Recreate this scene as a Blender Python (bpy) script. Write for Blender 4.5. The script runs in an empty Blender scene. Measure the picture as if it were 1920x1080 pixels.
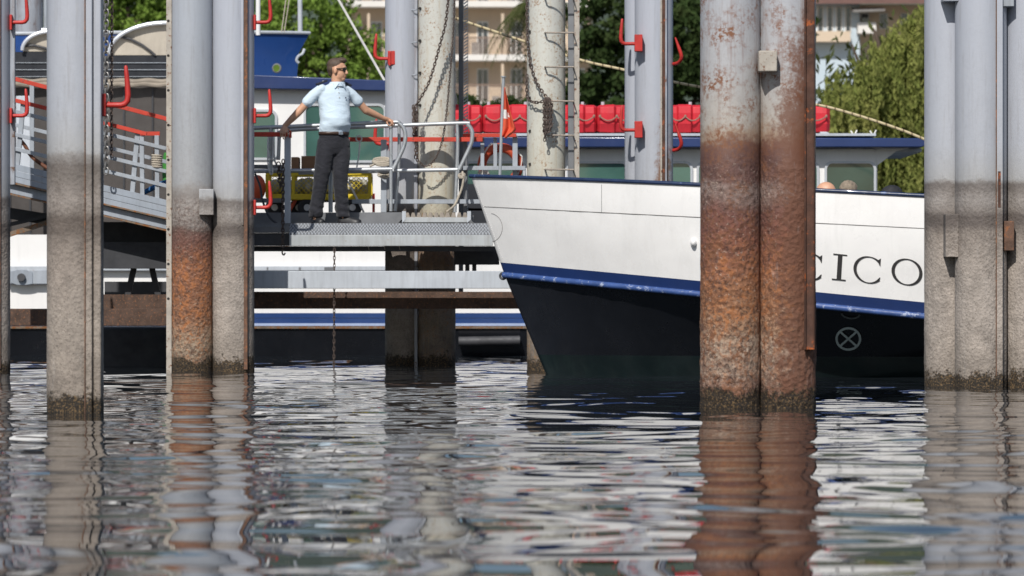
import bpy, bmesh, math, random
import numpy as np
from mathutils import Vector, Matrix, noise as mnoise

random.seed(11); RNG = np.random.default_rng(11)
R = math.radians
scene = bpy.context.scene
col = scene.collection

# ------------------------------------------------------------------ camera, sky, sun, exposure
F = 7875.0      # focal length in pixels of the 1920 wide photograph
H = 0.857       # eye height over the water
cam_d = bpy.data.cameras.new('camera'); cam = bpy.data.objects.new('camera', cam_d); col.objects.link(cam)
cam.location = (0, 0, H); cam.rotation_euler = (R(90), 0, 0)
cam_d.sensor_width = 36.0; cam_d.lens = F * 36.0 / 1920.0
cam_d.clip_start = 0.5; cam_d.clip_end = 3000
cam_d.dof.use_dof = True; cam_d.dof.focus_distance = 36.0; cam_d.dof.aperture_fstop = 5.0
scene.camera = cam
SUN_AZ = R(16)      # the sun stands behind the camera, a little to its left
SUN_EL = R(42)
world = bpy.data.worlds.new('World'); scene.world = world; world.use_nodes = True
wn = world.node_tree
sky = wn.nodes.new('ShaderNodeTexSky'); sky.sky_type = 'NISHITA'; sky.sun_disc = False
sky.sun_elevation = SUN_EL; sky.sun_rotation = math.pi + SUN_AZ
sky.air_density = 1.0; sky.dust_density = 1.0; sky.ozone_density = 1.0
bg = wn.nodes['Background']; bg.inputs['Strength'].default_value = 0.08
wn.links.new(sky.outputs['Color'], bg.inputs['Color'])
sun_d = bpy.data.lights.new('sun', 'SUN'); sun_d.energy = 4.2; sun_d.angle = R(0.5); sun_d.color = (1.0, 0.968, 0.915)
sun = bpy.data.objects.new('sun', sun_d); col.objects.link(sun)
sdir = Vector((math.sin(SUN_AZ) * math.cos(SUN_EL), math.cos(SUN_AZ) * math.cos(SUN_EL), -math.sin(SUN_EL)))
sun.rotation_euler = sdir.to_track_quat('-Z', 'Y').to_euler(); sun.location = (-10, -20, 30)
scene.view_settings.view_transform = 'Standard'; scene.view_settings.look = 'None'
scene.view_settings.gamma = 1.0; scene.view_settings.exposure = 0.0
scene.view_settings.use_curve_mapping = False
scene.render.engine = 'CYCLES'

def P(px, py, Y):
    """point at distance Y whose bearing and height were measured in the photograph"""
    return Vector(((px - 960) / F * Y, Y, H + (540 - py) / F * Y))
def L(n, Y): return n * Y / F

# ------------------------------------------------------------------ mesh helpers
ORG = {}
def org(o): return ORG.get(o.name, Vector((0, 0, 0))) if o else Vector((0, 0, 0))

GROUPS = {'pile': 'steel mooring piles of the dock', 'chain': 'chains hanging at the dock', 'rope': 'ropes at the dock', 'beam': 'beams between the piles', 'tree': 'trees on the far shore', 'shelter': 'canvas shelters on the jetty'}
def tag(o, label=None, cat=None, group=None, kind=None):
    if label: o['label'] = label
    if cat: o['category'] = cat
    group = group or GROUPS.get(cat)
    if label and 'box on the yellow trolley' in label: group = 'cardboard boxes on the trolley'
    if label and 'passenger' in label and cat == 'person': group = 'passengers on the foredeck'
    if group: o['group'] = group
    if kind: o['kind'] = kind
    return o

def thing(name, label, cat, loc=(0, 0, 0), group=None):
    o = bpy.data.objects.new(name, None); col.objects.link(o); o.location = loc
    o.empty_display_size = 0.2
    ORG[o.name] = Vector(loc)
    return tag(o, label, cat, group)

def copy_tree(o, loc=None, parent=None, label=None):
    c = o.copy(); col.objects.link(c)
    if parent is not None: c.parent = parent
    if loc is not None: c.location = loc
    if label: c['label'] = label
    for ch in list(o.children): copy_tree(ch, None, c)
    return c

class MB:
    def __init__(s): s.v = []; s.f = []; s.m = []
    def add(s, vs, fs, mi=0):
        k = len(s.v); s.v += [tuple(v) for v in vs]; s.f += [tuple(i + k for i in f) for f in fs]; s.m += [mi] * len(fs); return s
    def box(s, c, size, rot=None, mi=0):
        c = Vector(c); hx, hy, hz = size[0] / 2, size[1] / 2, size[2] / 2
        vs = [Vector((x, y, z)) for x in (-hx, hx) for y in (-hy, hy) for z in (-hz, hz)]
        if rot is not None: vs = [rot @ v for v in vs]
        return s.add([v + c for v in vs], [(0, 1, 3, 2), (4, 6, 7, 5), (0, 4, 5, 1), (2, 3, 7, 6), (0, 2, 6, 4), (1, 5, 7, 3)], mi)
    def span(s, a, b, mi=0):
        a = Vector(a); b = Vector(b)
        return s.box((a + b) / 2, [abs(b[i] - a[i]) for i in range(3)], None, mi)
    def bar(s, p0, p1, w, h, up=(0, 0, 1), mi=0):
        p0 = Vector(p0); p1 = Vector(p1); x = (p1 - p0); ln = x.length; x.normalize(); up = Vector(up)
        y = up.cross(x)
        if y.length < 1e-4: y = Vector((0, 1, 0)).cross(x)
        y.normalize(); z = x.cross(y)
        return s.box((p0 + p1) / 2, (ln, w, h), Matrix((x, y, z)).transposed(), mi)
    def tube(s, pts, r, n=10, cap=True, mi=0, closed=False):
        pts = [Vector(p) for p in pts]; N = len(pts)
        rs = r if isinstance(r, (list, tuple)) else [r] * N
        ts = []
        for i in range(N):
            if closed: t = pts[(i + 1) % N] - pts[i - 1]
            else: t = pts[min(i + 1, N - 1)] - pts[max(i - 1, 0)]
            ts.append(t.normalized() if t.length > 1e-9 else Vector((0, 0, 1)))
        a = ts[0].orthogonal().normalized(); vs = []
        for i in range(N):
            a = (a - ts[i] * a.dot(ts[i]));
            a = a.normalized() if a.length > 1e-6 else ts[i].orthogonal().normalized()
            b = ts[i].cross(a)
            for k in range(n):
                q = 2 * math.pi * k / n; vs.append(pts[i] + (a * math.cos(q) + b * math.sin(q)) * rs[i])
        fs = []
        for i in range(N if closed else N - 1):
            j = (i + 1) % N
            for k in range(n):
                k2 = (k + 1) % n; fs.append((i * n + k, i * n + k2, j * n + k2, j * n + k))
        if cap and not closed:
            fs.append(tuple(range(n))[::-1]); fs.append(tuple((N - 1) * n + k for k in range(n)))
        return s.add(vs, fs, mi)
    def ring(s, c, R_, r, ax=(0, 1, 0), n=28, m=8, sx=1.0, mi=0, a0=0, a1=None):
        ax = Vector(ax).normalized(); u = ax.orthogonal().normalized()
        if abs(ax.z) < 0.9: u = Vector((0, 0, 1)).cross(ax).normalized()
        w = ax.cross(u); c = Vector(c)
        full = a1 is None
        if full: pts = [c + u * R_ * math.cos(2 * math.pi * i / n) + w * R_ * sx * math.sin(2 * math.pi * i / n) for i in range(n)]
        else: pts = [c + u * R_ * math.cos(a0 + (a1 - a0) * i / n) + w * R_ * sx * math.sin(a0 + (a1 - a0) * i / n) for i in range(n + 1)]
        return s.tube(pts, r, m, True, mi, closed=full)
    def prism(s, poly, off, mi=0):
        poly = [Vector(p) for p in poly]; off = Vector(off); n = len(poly)
        fs = [tuple(range(n)), tuple(range(2 * n - 1, n - 1, -1))] + [(i, i + n, (i + 1) % n + n, (i + 1) % n) for i in range(n)]
        return s.add(poly + [p + off for p in poly], fs, mi)
    def ell(s, c, r, rot=None, n=16, m=10, mi=0):
        c = Vector(c); vs = []; fs = []
        for i in range(m + 1):
            t = math.pi * i / m
            for k in range(n):
                q = 2 * math.pi * k / n
                v = Vector((r[0] * math.sin(t) * math.cos(q), r[1] * math.sin(t) * math.sin(q), r[2] * math.cos(t)))
                vs.append((rot @ v if rot is not None else v) + c)
        for i in range(m):
            for k in range(n):
                k2 = (k + 1) % n; fs.append((i * n + k, i * n + k2, (i + 1) * n + k2, (i + 1) * n + k))
        return s.add(vs, fs, mi)
    def loft(s, rings, cap=True, mi=0):
        n = len(rings[0]); vs = [p for r_ in rings for p in r_]; fs = []
        for i in range(len(rings) - 1):
            for k in range(n):
                k2 = (k + 1) % n; fs.append((i * n + k, i * n + k2, (i + 1) * n + k2, (i + 1) * n + k))
        if cap: fs += [tuple(range(n))[::-1], tuple((len(rings) - 1) * n + k for k in range(n))]
        return s.add(vs, fs, mi)
    def grid(s, rows, mi=0):
        n = len(rows[0]); vs = [p for r_ in rows for p in r_]
        return s.add(vs, [(i * n + k, i * n + k + 1, (i + 1) * n + k + 1, (i + 1) * n + k) for i in range(len(rows) - 1) for k in range(n - 1)], mi)
    def mesh(s, name, off=Vector((0, 0, 0))):
        me = bpy.data.meshes.new(name)
        me.from_pydata([(v[0] - off[0], v[1] - off[1], v[2] - off[2]) for v in s.v], [], s.f)
        bm = bmesh.new(); bm.from_mesh(me); bmesh.ops.remove_doubles(bm, verts=bm.verts, dist=1e-6)
        bmesh.ops.recalc_face_normals(bm, faces=bm.faces); bm.to_mesh(me); bm.free()
        return me
    def build(s, name, mat, parent=None, at=None, smooth=35, bevel=0, keep=False):
        off = org(parent) if parent else Vector(at if at is not None else (0, 0, 0))
        if keep:
            me = bpy.data.meshes.new(name); me.from_pydata([tuple(Vector(v) - off) for v in s.v], [], s.f)
        else: me = s.mesh(name, off)
        mats = mat if isinstance(mat, (list, tuple)) else [mat]
        for m in mats: me.materials.append(m)
        if len(mats) > 1 and len(me.polygons) == len(s.m): me.polygons.foreach_set('material_index', s.m)
        if smooth:
            me.polygons.foreach_set('use_smooth', [True] * len(me.polygons)); me.set_sharp_from_angle(angle=R(smooth))
        o = bpy.data.objects.new(name, me); col.objects.link(o)
        if parent: o.parent = parent; ORG[o.name] = off
        else: o.location = off; ORG[o.name] = off
        if bevel:
            b = o.modifiers.new('bevel', 'BEVEL'); b.width = bevel; b.segments = 2; b.limit_method = 'ANGLE'
        return o

def link_mesh(name, me, parent=None, at=None):
    o = bpy.data.objects.new(name, me); col.objects.link(o)
    if parent: o.parent = parent; ORG[o.name] = org(parent)
    if at is not None: o.location = at
    return o

# ------------------------------------------------------------------ node helpers
class NT:
    def __init__(s, name):
        s.m = bpy.data.materials.new(name); s.m.use_nodes = True; s.t = s.m.node_tree
        s.b = s.t.nodes['Principled BSDF']; s.out = s.t.nodes['Material Output']
        s.tc = s.t.nodes.new('ShaderNodeTexCoord'); s.obj = s.tc.outputs['Object']
    def n(s, ty, **kw):
        x = s.t.nodes.new(ty)
        for k, v in kw.items(): setattr(x, k, v)
        return x
    def put(s, sock, v):
        if isinstance(v, bpy.types.NodeSocket): s.t.links.new(v, sock)
        elif v is not None:
            if sock.type == 'RGBA' and not hasattr(v, '__len__'): v = (v, v, v, 1)
            if hasattr(v, '__len__') and sock.type == 'RGBA' and len(v) == 3: v = (*v, 1)
            sock.default_value = v
    def noise(s, scale, detail=5, rough=0.6, dist=0.0, vec=None):
        x = s.n('ShaderNodeTexNoise'); s.put(x.inputs['Vector'], vec or s.obj)
        x.inputs['Scale'].default_value = scale; x.inputs['Detail'].default_value = detail
        x.inputs['Roughness'].default_value = rough; x.inputs['Distortion'].default_value = dist
        return x.outputs['Fac']
    def vor(s, scale, vec=None, feature='F1', out='Distance'):
        x = s.n('ShaderNodeTexVoronoi', feature=feature); s.put(x.inputs['Vector'], vec or s.obj); x.inputs['Scale'].default_value = scale
        return x.outputs[out]
    def map(s, scale=(1, 1, 1), vec=None, rot=(0, 0, 0)):
        x = s.n('ShaderNodeMapping'); s.put(x.inputs['Vector'], vec or s.obj); x.inputs['Scale'].default_value = scale
        x.inputs['Rotation'].default_value = rot
        return x.outputs['Vector']
    def math(s, op, a, b=None, clamp=False):
        x = s.n('ShaderNodeMath', operation=op, use_clamp=clamp); s.put(x.inputs[0], a)
        if b is not None: s.put(x.inputs[1], b)
        return x.outputs[0]
    def ramp(s, fac, stops, interp='LINEAR'):
        x = s.n('ShaderNodeValToRGB'); s.put(x.inputs['Fac'], fac); cr = x.color_ramp; cr.interpolation = interp
        while len(cr.elements) < len(stops): cr.elements.new(0.5)
        for e, (p, c) in zip(cr.elements, sorted(stops, key=lambda q: q[0])):
            e.position = p; e.color = (c, c, c, 1) if not hasattr(c, '__len__') else (*c[:3], 1)
        return x.outputs['Color']
    def mix(s, fac, a, b, mode='MIX'):
        x = s.n('ShaderNodeMix', data_type='RGBA', blend_type=mode); s.put(x.inputs[0], fac); s.put(x.inputs[6], a); s.put(x.inputs[7], b)
        return x.outputs[2]
    def bump(s, h, strength=0.3, dist=0.01, normal=None):
        x = s.n('ShaderNodeBump'); s.put(x.inputs['Height'], h); s.put(x.inputs['Strength'], strength); x.inputs['Distance'].default_value = dist
        if normal is not None: s.put(x.inputs['Normal'], normal)
        return x.outputs['Normal']
    def sepz(s):
        x = s.n('ShaderNodeSeparateXYZ'); s.put(x.inputs[0], s.obj); return x.outputs
    def fin(s, color=None, rough=None, metal=None, normal=None, **kw):
        if color is not None: s.put(s.b.inputs['Base Color'], color)
        if rough is not None: s.put(s.b.inputs['Roughness'], rough)
        if metal is not None: s.put(s.b.inputs['Metallic'], metal)
        if normal is not None: s.put(s.b.inputs['Normal'], normal)
        for k, v in kw.items(): s.put(s.b.inputs[k], v)
        return s.m

def hexc(r, g, b, k=1.0):
    f = lambda c: ((c / 255 + 0.055) / 1.055) ** 2.4 if c > 10 else c / 255 / 12.92
    return (f(r) * k, f(g) * k, f(b) * k)
def mul(c, k): return tuple(min(1, x * k) for x in c)

def mat(name, c, rough=0.5, metal=0.0, var=0.18, vs=5.0, bump=0.0, bs=60.0, spots=None, streak=None, coat=0.0, spec=0.5):
    """paint / metal / cloth with uneven tone, optional rust or dirt spots and vertical streaks"""
    t = NT(name)
    n1 = t.noise(vs, 6, 0.62)
    cc = t.ramp(n1, [(0.28, mul(c, 1 - var)), (0.72, mul(c, 1 + var))])
    if streak:
        sc, amt = streak
        n2 = t.noise(3.0, 5, 0.65, 0.4, t.map((7, 7, 0.7)))
        cc = t.mix(t.ramp(n2, [(0.45, 0.0), (0.75, amt)]), cc, sc)
    if spots:
        sc, thr, scale = spots
        n3 = t.noise(scale, 7, 0.7)
        cc = t.mix(t.ramp(n3, [(thr, 0.0), (thr + 0.06, 1.0)]), cc, sc)
    nrm = t.bump(t.noise(bs, 6, 0.65), bump, 0.006) if bump else None
    rr = t.ramp(t.noise(vs * 3, 4), [(0.3, max(0.03, rough - 0.1)), (0.7, min(1, rough + 0.1))])
    return t.fin(cc, rr, metal, nrm, **{'Coat Weight': coat, 'Specular IOR Level': spec})

RUST = (0.20, 0.065, 0.022); DRUST = (0.075, 0.030, 0.017); ALGAE = (0.028, 0.024, 0.014)
def pile_mat(name, stops, rust=None, crust=None, rough=0.55, warp=0.07, bmax=1.0, streakc=(0.15, 0.125, 0.11), streaka=0.26, ztop=3.6, spots=None, light=None, darkc=None, edge=None, coarse=30.0, mott=0.75):
    """steel pile: paint above the high-water mark, stain, rust and growth in bands below"""
    t = NT(name); xyz = t.sepz(); z = xyz[2]
    n1 = t.noise(3.2, 6, 0.65); n1b = t.noise(15.0, 6, 0.72)
    zz = t.math('ADD', z, t.math('MULTIPLY', t.math('SUBTRACT', n1, 0.5), warp * 2))
    zz = t.math('ADD', zz, t.math('MULTIPLY', t.math('SUBTRACT', n1b, 0.5), warp * 1.4))
    zf = t.math('DIVIDE', zz, ztop, True)
    c = t.ramp(zf, [(max(0, q / ztop), cc) for q, cc in stops])
    low = t.ramp(zf, [(0.0, 1.0), (1.25 / ztop, 0.9), (1.70 / ztop, 0.6), (1.85 / ztop, 0.12), (1.0, 0.03)])
    # broad blotches, grain and chips that grow towards the water
    blot = t.ramp(t.noise(5.5, 7, 0.7, 0.5), [(0.30, 0.58), (0.5, 0.93), (0.70, 1.16)])
    c = t.mix(low, c, t.mix(1.0, c, blot, 'MULTIPLY'))
    pm = 0.6 if crust else 0.12
    patch = t.ramp(t.noise(4.2, 6, 0.68, 0.4, t.map((1.3, 1.3, 0.8))), [(0.42, pm), (0.60, 1.0)])
    band = t.ramp(zf, [(0.0, 0.5), (1.0 / ztop, 0.45), (1.3 / ztop, 1.0), (1.0, 1.0)]) if not crust else 1.0
    lowp = t.math('MULTIPLY', t.math('MULTIPLY', low, patch), band)
    dark = t.math('MULTIPLY', t.ramp(t.noise(coarse, 8, 0.75, 0.3), [(0.47, 0.0), (0.58, mott)]), lowp)
    c = t.mix(dark, c, darkc or (0.095, 0.075, 0.06))
    dk2 = t.math('MULTIPLY', t.ramp(t.noise(coarse * 2.7, 4, 0.7), [(0.56, 0.0), (0.64, mott)]), low)
    c = t.mix(dk2, c, mul(darkc or (0.095, 0.075, 0.06), 0.6))
    pale = t.math('MULTIPLY', t.ramp(t.noise(coarse * 1.9, 6, 0.75, 0.4, t.map((1, 1, 1), None, (0.5, 0.3, 0))), [(0.57, 0.0), (0.66, mott if crust else mott * 0.45)]), lowp)
    c = t.mix(pale, c, light or (0.46, 0.42, 0.36))
    if crust:
        ccol, z0, z1 = crust
        cm = t.math('MULTIPLY', t.ramp(t.noise(coarse * 0.8, 6, 0.72, 0.6), [(0.50, 0.0), (0.58, 0.9)]),
                    t.ramp(zf, [(0.0, 0.15), (max(0.001, z0 / ztop), 0.8), (z1 / ztop, 0.7), ((z1 + 0.25) / ztop, 0.0)]))
        c = t.mix(cm, c, ccol)
    st = t.noise(2.0, 6, 0.7, 0.3, t.map((11, 11, 0.8)))
    c = t.mix(t.ramp(st, [(0.52, 0.0), (0.74, streaka)]), c, streakc)
    if spots:
        sc, thr = spots
        big = t.ramp(t.noise(5.0, 6, 0.7), [(0.45, 0.0), (0.62, 1.0)])
        sm = t.math('MULTIPLY', t.ramp(t.noise(34, 8, 0.72), [(thr, 0.0), (thr + 0.06, 1.0)]), big)
        c = t.mix(sm, c, sc)
    if edge:
        ex, ew, ecol, e0, e1 = edge     # rust bleeding out from a bar at object x = ex
        dx = t.math('ABSOLUTE', t.math('SUBTRACT', xyz[0], ex))
        em = t.math('SUBTRACT', 1.0, t.math('DIVIDE', dx, ew), True)
        zm = t.ramp(zf, [(0.0, 1.0), (e0 / ztop, 1.0), (e1 / ztop, 0.25), (1.0, 0.12)])
        ef = t.math('ADD', t.math('MULTIPLY', em, zm), t.math('MULTIPLY', t.math('SUBTRACT', t.noise(14, 8, 0.75), 0.5), 1.5))
        c = t.mix(t.ramp(ef, [(0.36, 0.0), (0.66, 0.9)]), c, ecol)
    chip = t.ramp(t.noise(22, 8, 0.78, 0.5, t.map((1.6, 1.6, 0.55))), [(0.685, 0.0), (0.70, 0.75)])
    c = t.mix(chip, c, (0.12, 0.075, 0.055))
    rub = t.ramp(t.noise(5, 5, 0.7, 0.2, t.map((2.2, 2.2, 0.5), None, (0, 0.25, 0))), [(0.60, 0.0), (0.72, 0.35)])
    c = t.mix(rub, c, t.mix(0.5, c, (0.52, 0.51, 0.50)))
    # dark growth at the waterline
    aln = t.math('ADD', t.math('MULTIPLY', t.math('SUBTRACT', t.noise(9, 4, 0.7), 0.5), 0.30), t.math('MULTIPLY', t.math('SUBTRACT', t.noise(46, 5, 0.75), 0.5), 0.26))
    al = t.ramp(t.math('ADD', z, aln), [(0.10, 0.97), (0.15, 0.0)])
    c = t.mix(al, c, t.ramp(t.noise(70, 5, 0.7), [(0.50, (0.016, 0.012, 0.008)), (0.66, (0.20, 0.125, 0.055))]))
    bh = t.math('ADD', t.noise(coarse * 1.6, 7, 0.7), t.math('MULTIPLY', t.vor(coarse * 1.2), 0.6))
    nrm = t.bump(bh, t.math('MULTIPLY', low, bmax), 0.02)
    return t.fin(c, t.ramp(low, [(0.1, rough - 0.1), (0.8, 0.85)]), 0.0, nrm)

GREY = (0.355, 0.375, 0.415)
M = {}
PAINT = [(1.775, (0.27, 0.255, 0.245)), (1.80, (0.37, 0.37, 0.375)), (2.1, (0.405, 0.42, 0.46)), (3.6, (0.41, 0.43, 0.485))]
M['pile_grey'] = pile_mat('pile_grey_paint', [(0.0, (0.28, 0.235, 0.195)), (0.55, (0.35, 0.30, 0.255)), (0.95, (0.33, 0.28, 0.24)), (1.18, (0.25, 0.21, 0.18)), (1.24, (0.15, 0.123, 0.105)), (1.33, (0.13, 0.105, 0.09)), (1.37, (0.22, 0.188, 0.165)), (1.46, (0.30, 0.262, 0.235)), (1.56, (0.23, 0.20, 0.18)), (1.63, (0.17, 0.148, 0.132)), (1.70, (0.155, 0.134, 0.122))] + PAINT, bmax=0.5, mott=0.62, coarse=27, warp=0.05)
M['pile_pale'] = pile_mat('pile_pale_stain', [(0.0, (0.29, 0.245, 0.205)), (0.6, (0.42, 0.365, 0.32)), (1.1, (0.37, 0.32, 0.28)), (1.33, (0.27, 0.23, 0.20)), (1.40, (0.14, 0.117, 0.105)), (1.48, (0.12, 0.10, 0.09)), (1.53, (0.24, 0.21, 0.19)), (1.62, (0.31, 0.28, 0.26)), (1.69, (0.22, 0.195, 0.18)), (1.755, (0.16, 0.14, 0.13))] + PAINT, bmax=0.55, mott=0.66, coarse=30, warp=0.05)
M['pile_rust'] = pile_mat('pile_rusted', [(0.0, (0.19, 0.105, 0.075)), (0.10, (0.23, 0.12, 0.085)), (0.22, (0.36, 0.255, 0.19)), (0.42, (0.42, 0.315, 0.235)), (0.58, (0.38, 0.225, 0.135)), (0.8, (0.36, 0.17, 0.085)), (1.0, (0.31, 0.128, 0.068)), (1.2, (0.24, 0.092, 0.058)), (1.40, (0.175, 0.072, 0.056)), (1.50, (0.25, 0.17, 0.145)), (1.58, (0.28, 0.21, 0.185)), (1.64, (0.14, 0.07, 0.058)), (1.80, (0.115, 0.058, 0.050)), (1.90, (0.16, 0.082, 0.062)), (1.96, (0.34, 0.25, 0.185)), (2.05, (0.42, 0.385, 0.345)), (2.4, (0.41, 0.405, 0.41)), (3.6, (0.38, 0.405, 0.46))],
                          crust=((0.42, 0.155, 0.050), 0.65, 1.05), bmax=1.0, spots=((0.20, 0.085, 0.042), 0.47), streakc=(0.19, 0.09, 0.06), streaka=0.6, light=(0.56, 0.46, 0.37), darkc=(0.062, 0.028, 0.022), edge=(0.355, 0.44, (0.15, 0.064, 0.038), 2.0, 3.2), coarse=21.0, mott=0.92, warp=0.14)
M['pile_orange'] = pile_mat('pile_orange_rust', [(0.0, (0.22, 0.15, 0.10)), (0.25, (0.38, 0.29, 0.205)), (0.55, (0.31, 0.145, 0.075)), (1.1, (0.29, 0.12, 0.065)), (1.28, (0.18, 0.078, 0.055)), (1.40, (0.17, 0.085, 0.068)), (1.45, (0.13, 0.082, 0.068)), (1.50, (0.25, 0.215, 0.195)), (1.72, (0.30, 0.27, 0.25)), (1.82, (0.23, 0.205, 0.19)), (1.90, (0.30, 0.285, 0.275)), (1.95, (0.35, 0.355, 0.365)), (3.6, (0.375, 0.40, 0.445))],
                            crust=((0.42, 0.15, 0.045), 0.4, 1.1), bmax=1.0, light=(0.50, 0.41, 0.32), darkc=(0.09, 0.042, 0.028), coarse=23.0, mott=0.88, warp=0.10)
M['pile_cream'] = pile_mat('pile_cream_paint', [(0.0, (0.16, 0.125, 0.10)), (0.5, (0.25, 0.205, 0.165)), (1.3, (0.24, 0.165, 0.12)), (1.55, (0.36, 0.29, 0.205)), (1.75, (0.48, 0.45, 0.36)), (2.4, (0.55, 0.54, 0.475)), (5.0, (0.53, 0.535, 0.51))], ztop=5.2,
                           bmax=0.4, spots=((0.26, 0.13, 0.05), 0.52), streakc=(0.40, 0.27, 0.12), streaka=0.55)
M['pile_seam'] = pile_mat('pile_rusting_seam', [(0.0, (0.315, 0.26, 0.205)), (0.6, (0.40, 0.36, 0.32)), (1.4, (0.27, 0.235, 0.21)), (1.62, (0.31, 0.285, 0.27))] + PAINT, bmax=0.5, mott=0.6, edge=(0.125, 0.16, (0.20, 0.10, 0.05), 2.0, 3.0))
M['seam_rust'] = mat('seam_rusted_bar', (0.13, 0.07, 0.045), 0.8, 0, 0.5, 9, 0.5, 70, spots=((0.26, 0.10, 0.04), 0.55, 18))
M['seam_grey'] = mat('seam_grey_bar', (0.33, 0.35, 0.39), 0.5, 0, 0.15, 4, 0.1, 60, spots=((0.12, 0.06, 0.035), 0.60, 9), streak=((0.13, 0.07, 0.045), 0.7))
M['channel'] = mat('rust_channel', (0.085, 0.038, 0.024), 0.8, 0, 0.5, 8, 0.6, 60, spots=((0.34, 0.085, 0.02), 0.57, 9))
M['red'] = mat('red_paint', (0.46, 0.026, 0.020), 0.5, 0, 0.22, 7, 0.15, 40, spots=((0.10, 0.035, 0.025), 0.61, 16))
M['redrail'] = mat('red_rail_paint', (0.52, 0.045, 0.022), 0.55, 0, 0.2, 5, 0.1, 40, spots=((0.17, 0.05, 0.03), 0.60, 14))
M['galv'] = mat('galvanised_tube', (0.46, 0.48, 0.50), 0.38, 0.55, 0.14, 9, 0.04, 90)
M['greysteel'] = mat('grey_painted_steel', (0.34, 0.37, 0.41), 0.5, 0, 0.14, 4, 0.05, 60, spots=((0.16, 0.09, 0.06), 0.66, 14), streak=((0.16, 0.15, 0.14), 0.4))
M['girder'] = mat('girder_paint', (0.30, 0.335, 0.385), 0.55, 0, 0.13, 3, 0.06, 50, spots=((0.17, 0.08, 0.05), 0.66, 11), streak=((0.15, 0.15, 0.15), 0.35))
M['palebeam'] = mat('pale_beam_paint', (0.46, 0.49, 0.53), 0.5, 0, 0.1, 3, 0.04, 50, spots=((0.22, 0.15, 0.10), 0.70, 12), streak=((0.27, 0.28, 0.30), 0.4))
M['fascia'] = mat('fascia_plate', (0.42, 0.44, 0.45), 0.45, 0.15, 0.16, 3, 0.05, 60, spots=((0.25, 0.13, 0.05), 0.64, 10), streak=((0.22, 0.2, 0.18), 0.4))
M['darksteel'] = mat('dark_steel', (0.055, 0.055, 0.06), 0.6, 0.1, 0.25, 5, 0.1, 50)
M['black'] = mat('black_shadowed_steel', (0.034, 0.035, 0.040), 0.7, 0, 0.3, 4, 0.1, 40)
M['kick'] = mat('worn_grey_plate', (0.17, 0.175, 0.185), 0.5, 0.2, 0.2, 5, 0.08, 60)
M['rustbeam'] = mat('rust_beam', (0.085, 0.052, 0.038), 0.9, 0, 0.4, 8, 1.0, 70, spots=((0.22, 0.10, 0.05), 0.55, 40))
M['rustedge'] = mat('rusty_flange', (0.19, 0.14, 0.10), 0.8, 0, 0.4, 7, 0.3, 70, spots=((0.22, 0.09, 0.03), 0.5, 18))
M['chain'] = mat('rusty_chain', (0.11, 0.082, 0.07), 0.7, 0.4, 0.35, 14, 0.1, 60)
M['chaingalv'] = mat('grey_chain', (0.26, 0.25, 0.24), 0.5, 0.6, 0.2, 14)
M['rope'] = mat('hemp_rope', (0.42, 0.37, 0.30), 0.9, 0, 0.2, 30, 0.5, 160)
M['ropey'] = None
M['grab'] = mat('weathered_grab_rope', (0.30, 0.17, 0.13), 0.9, 0, 0.2, 30, 0.5, 160)
M['blockpale'] = mat('pale_rusty_block', (0.40, 0.36, 0.31), 0.7, 0, 0.2, 9, 0.4, 60, spots=((0.16, 0.065, 0.03), 0.57, 26))
M['blockrust'] = mat('stained_block', (0.27, 0.235, 0.21), 0.8, 0, 0.25, 9, 0.4, 60, spots=((0.15, 0.065, 0.035), 0.60, 20))
M['rung'] = mat('rung_steel', (0.30, 0.26, 0.22), 0.6, 0.3, 0.3, 20, spots=((0.18, 0.08, 0.04), 0.58, 20))
M['hole'] = mat('bolt_hole_dark', (0.02, 0.017, 0.015), 0.9)

def rope_mat():
    t = NT('yellow_striped_rope')
    w = t.n('ShaderNodeTexWave', wave_type='BANDS', bands_direction='X'); t.put(w.inputs['Vector'], t.obj); w.inputs['Scale'].default_value = 3.2; w.inputs['Distortion'].default_value = 1.5
    c = t.ramp(w.outputs['Fac'], [(0.0, (0.15, 0.11, 0.07)), (0.12, (0.50, 0.41, 0.24)), (1.0, (0.58, 0.49, 0.31))])
    return t.fin(c, 0.85, 0, t.bump(t.noise(150, 3), 0.4, 0.004))
M['ropey'] = rope_mat()

def hull_mat(name, c, rough=0.28, var=0.06, dents=0.30, coat=0.3, dirt=None):
    t = NT(name)
    cc = t.ramp(t.noise(1.6, 5, 0.6), [(0.3, mul(c, 1 - var)), (0.7, mul(c, 1 + var))])
    st = t.noise(2.0, 6, 0.7, 0.3, t.map((5, 5, 0.6)))
    cc = t.mix(t.ramp(st, [(0.52, 0.0), (0.78, 0.30)]), cc, dirt or mul(c, 0.72))
    sc = t.noise(30, 7, 0.75, 0.3, t.map((0.5, 0.5, 1.6)))
    cc = t.mix(t.ramp(sc, [(0.66, 0.0), (0.72, 0.35)]), cc, dirt or mul(c, 0.6))
    nr = t.bump(t.noise(1.3, 2, 0.4, 0.2), dents, 0.08)
    nr = t.bump(t.noise(60, 3), 0.03, 0.004, nr)
    return t.fin(cc, t.ramp(t.noise(4, 4), [(0.3, rough - 0.08), (0.7, rough + 0.1)]), 0, nr, **{'Coat Weight': coat, 'Coat Roughness': 0.12})
M['white'] = hull_mat('white_hull_paint', (0.84, 0.825, 0.81))
M['white2'] = hull_mat('white_ferry_paint', (0.80, 0.785, 0.77), 0.35, 0.04, 0.1)
M['navy'] = hull_mat('navy_hull_paint', (0.014, 0.034, 0.125), 0.35, 0.12)
M['blue'] = hull_mat('blue_paint', (0.016, 0.065, 0.25), 0.3, 0.12)
M['stripeblue'] = hull_mat('ferry_stripe_paint', (0.015, 0.048, 0.17), 0.35, 0.12)
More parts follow.
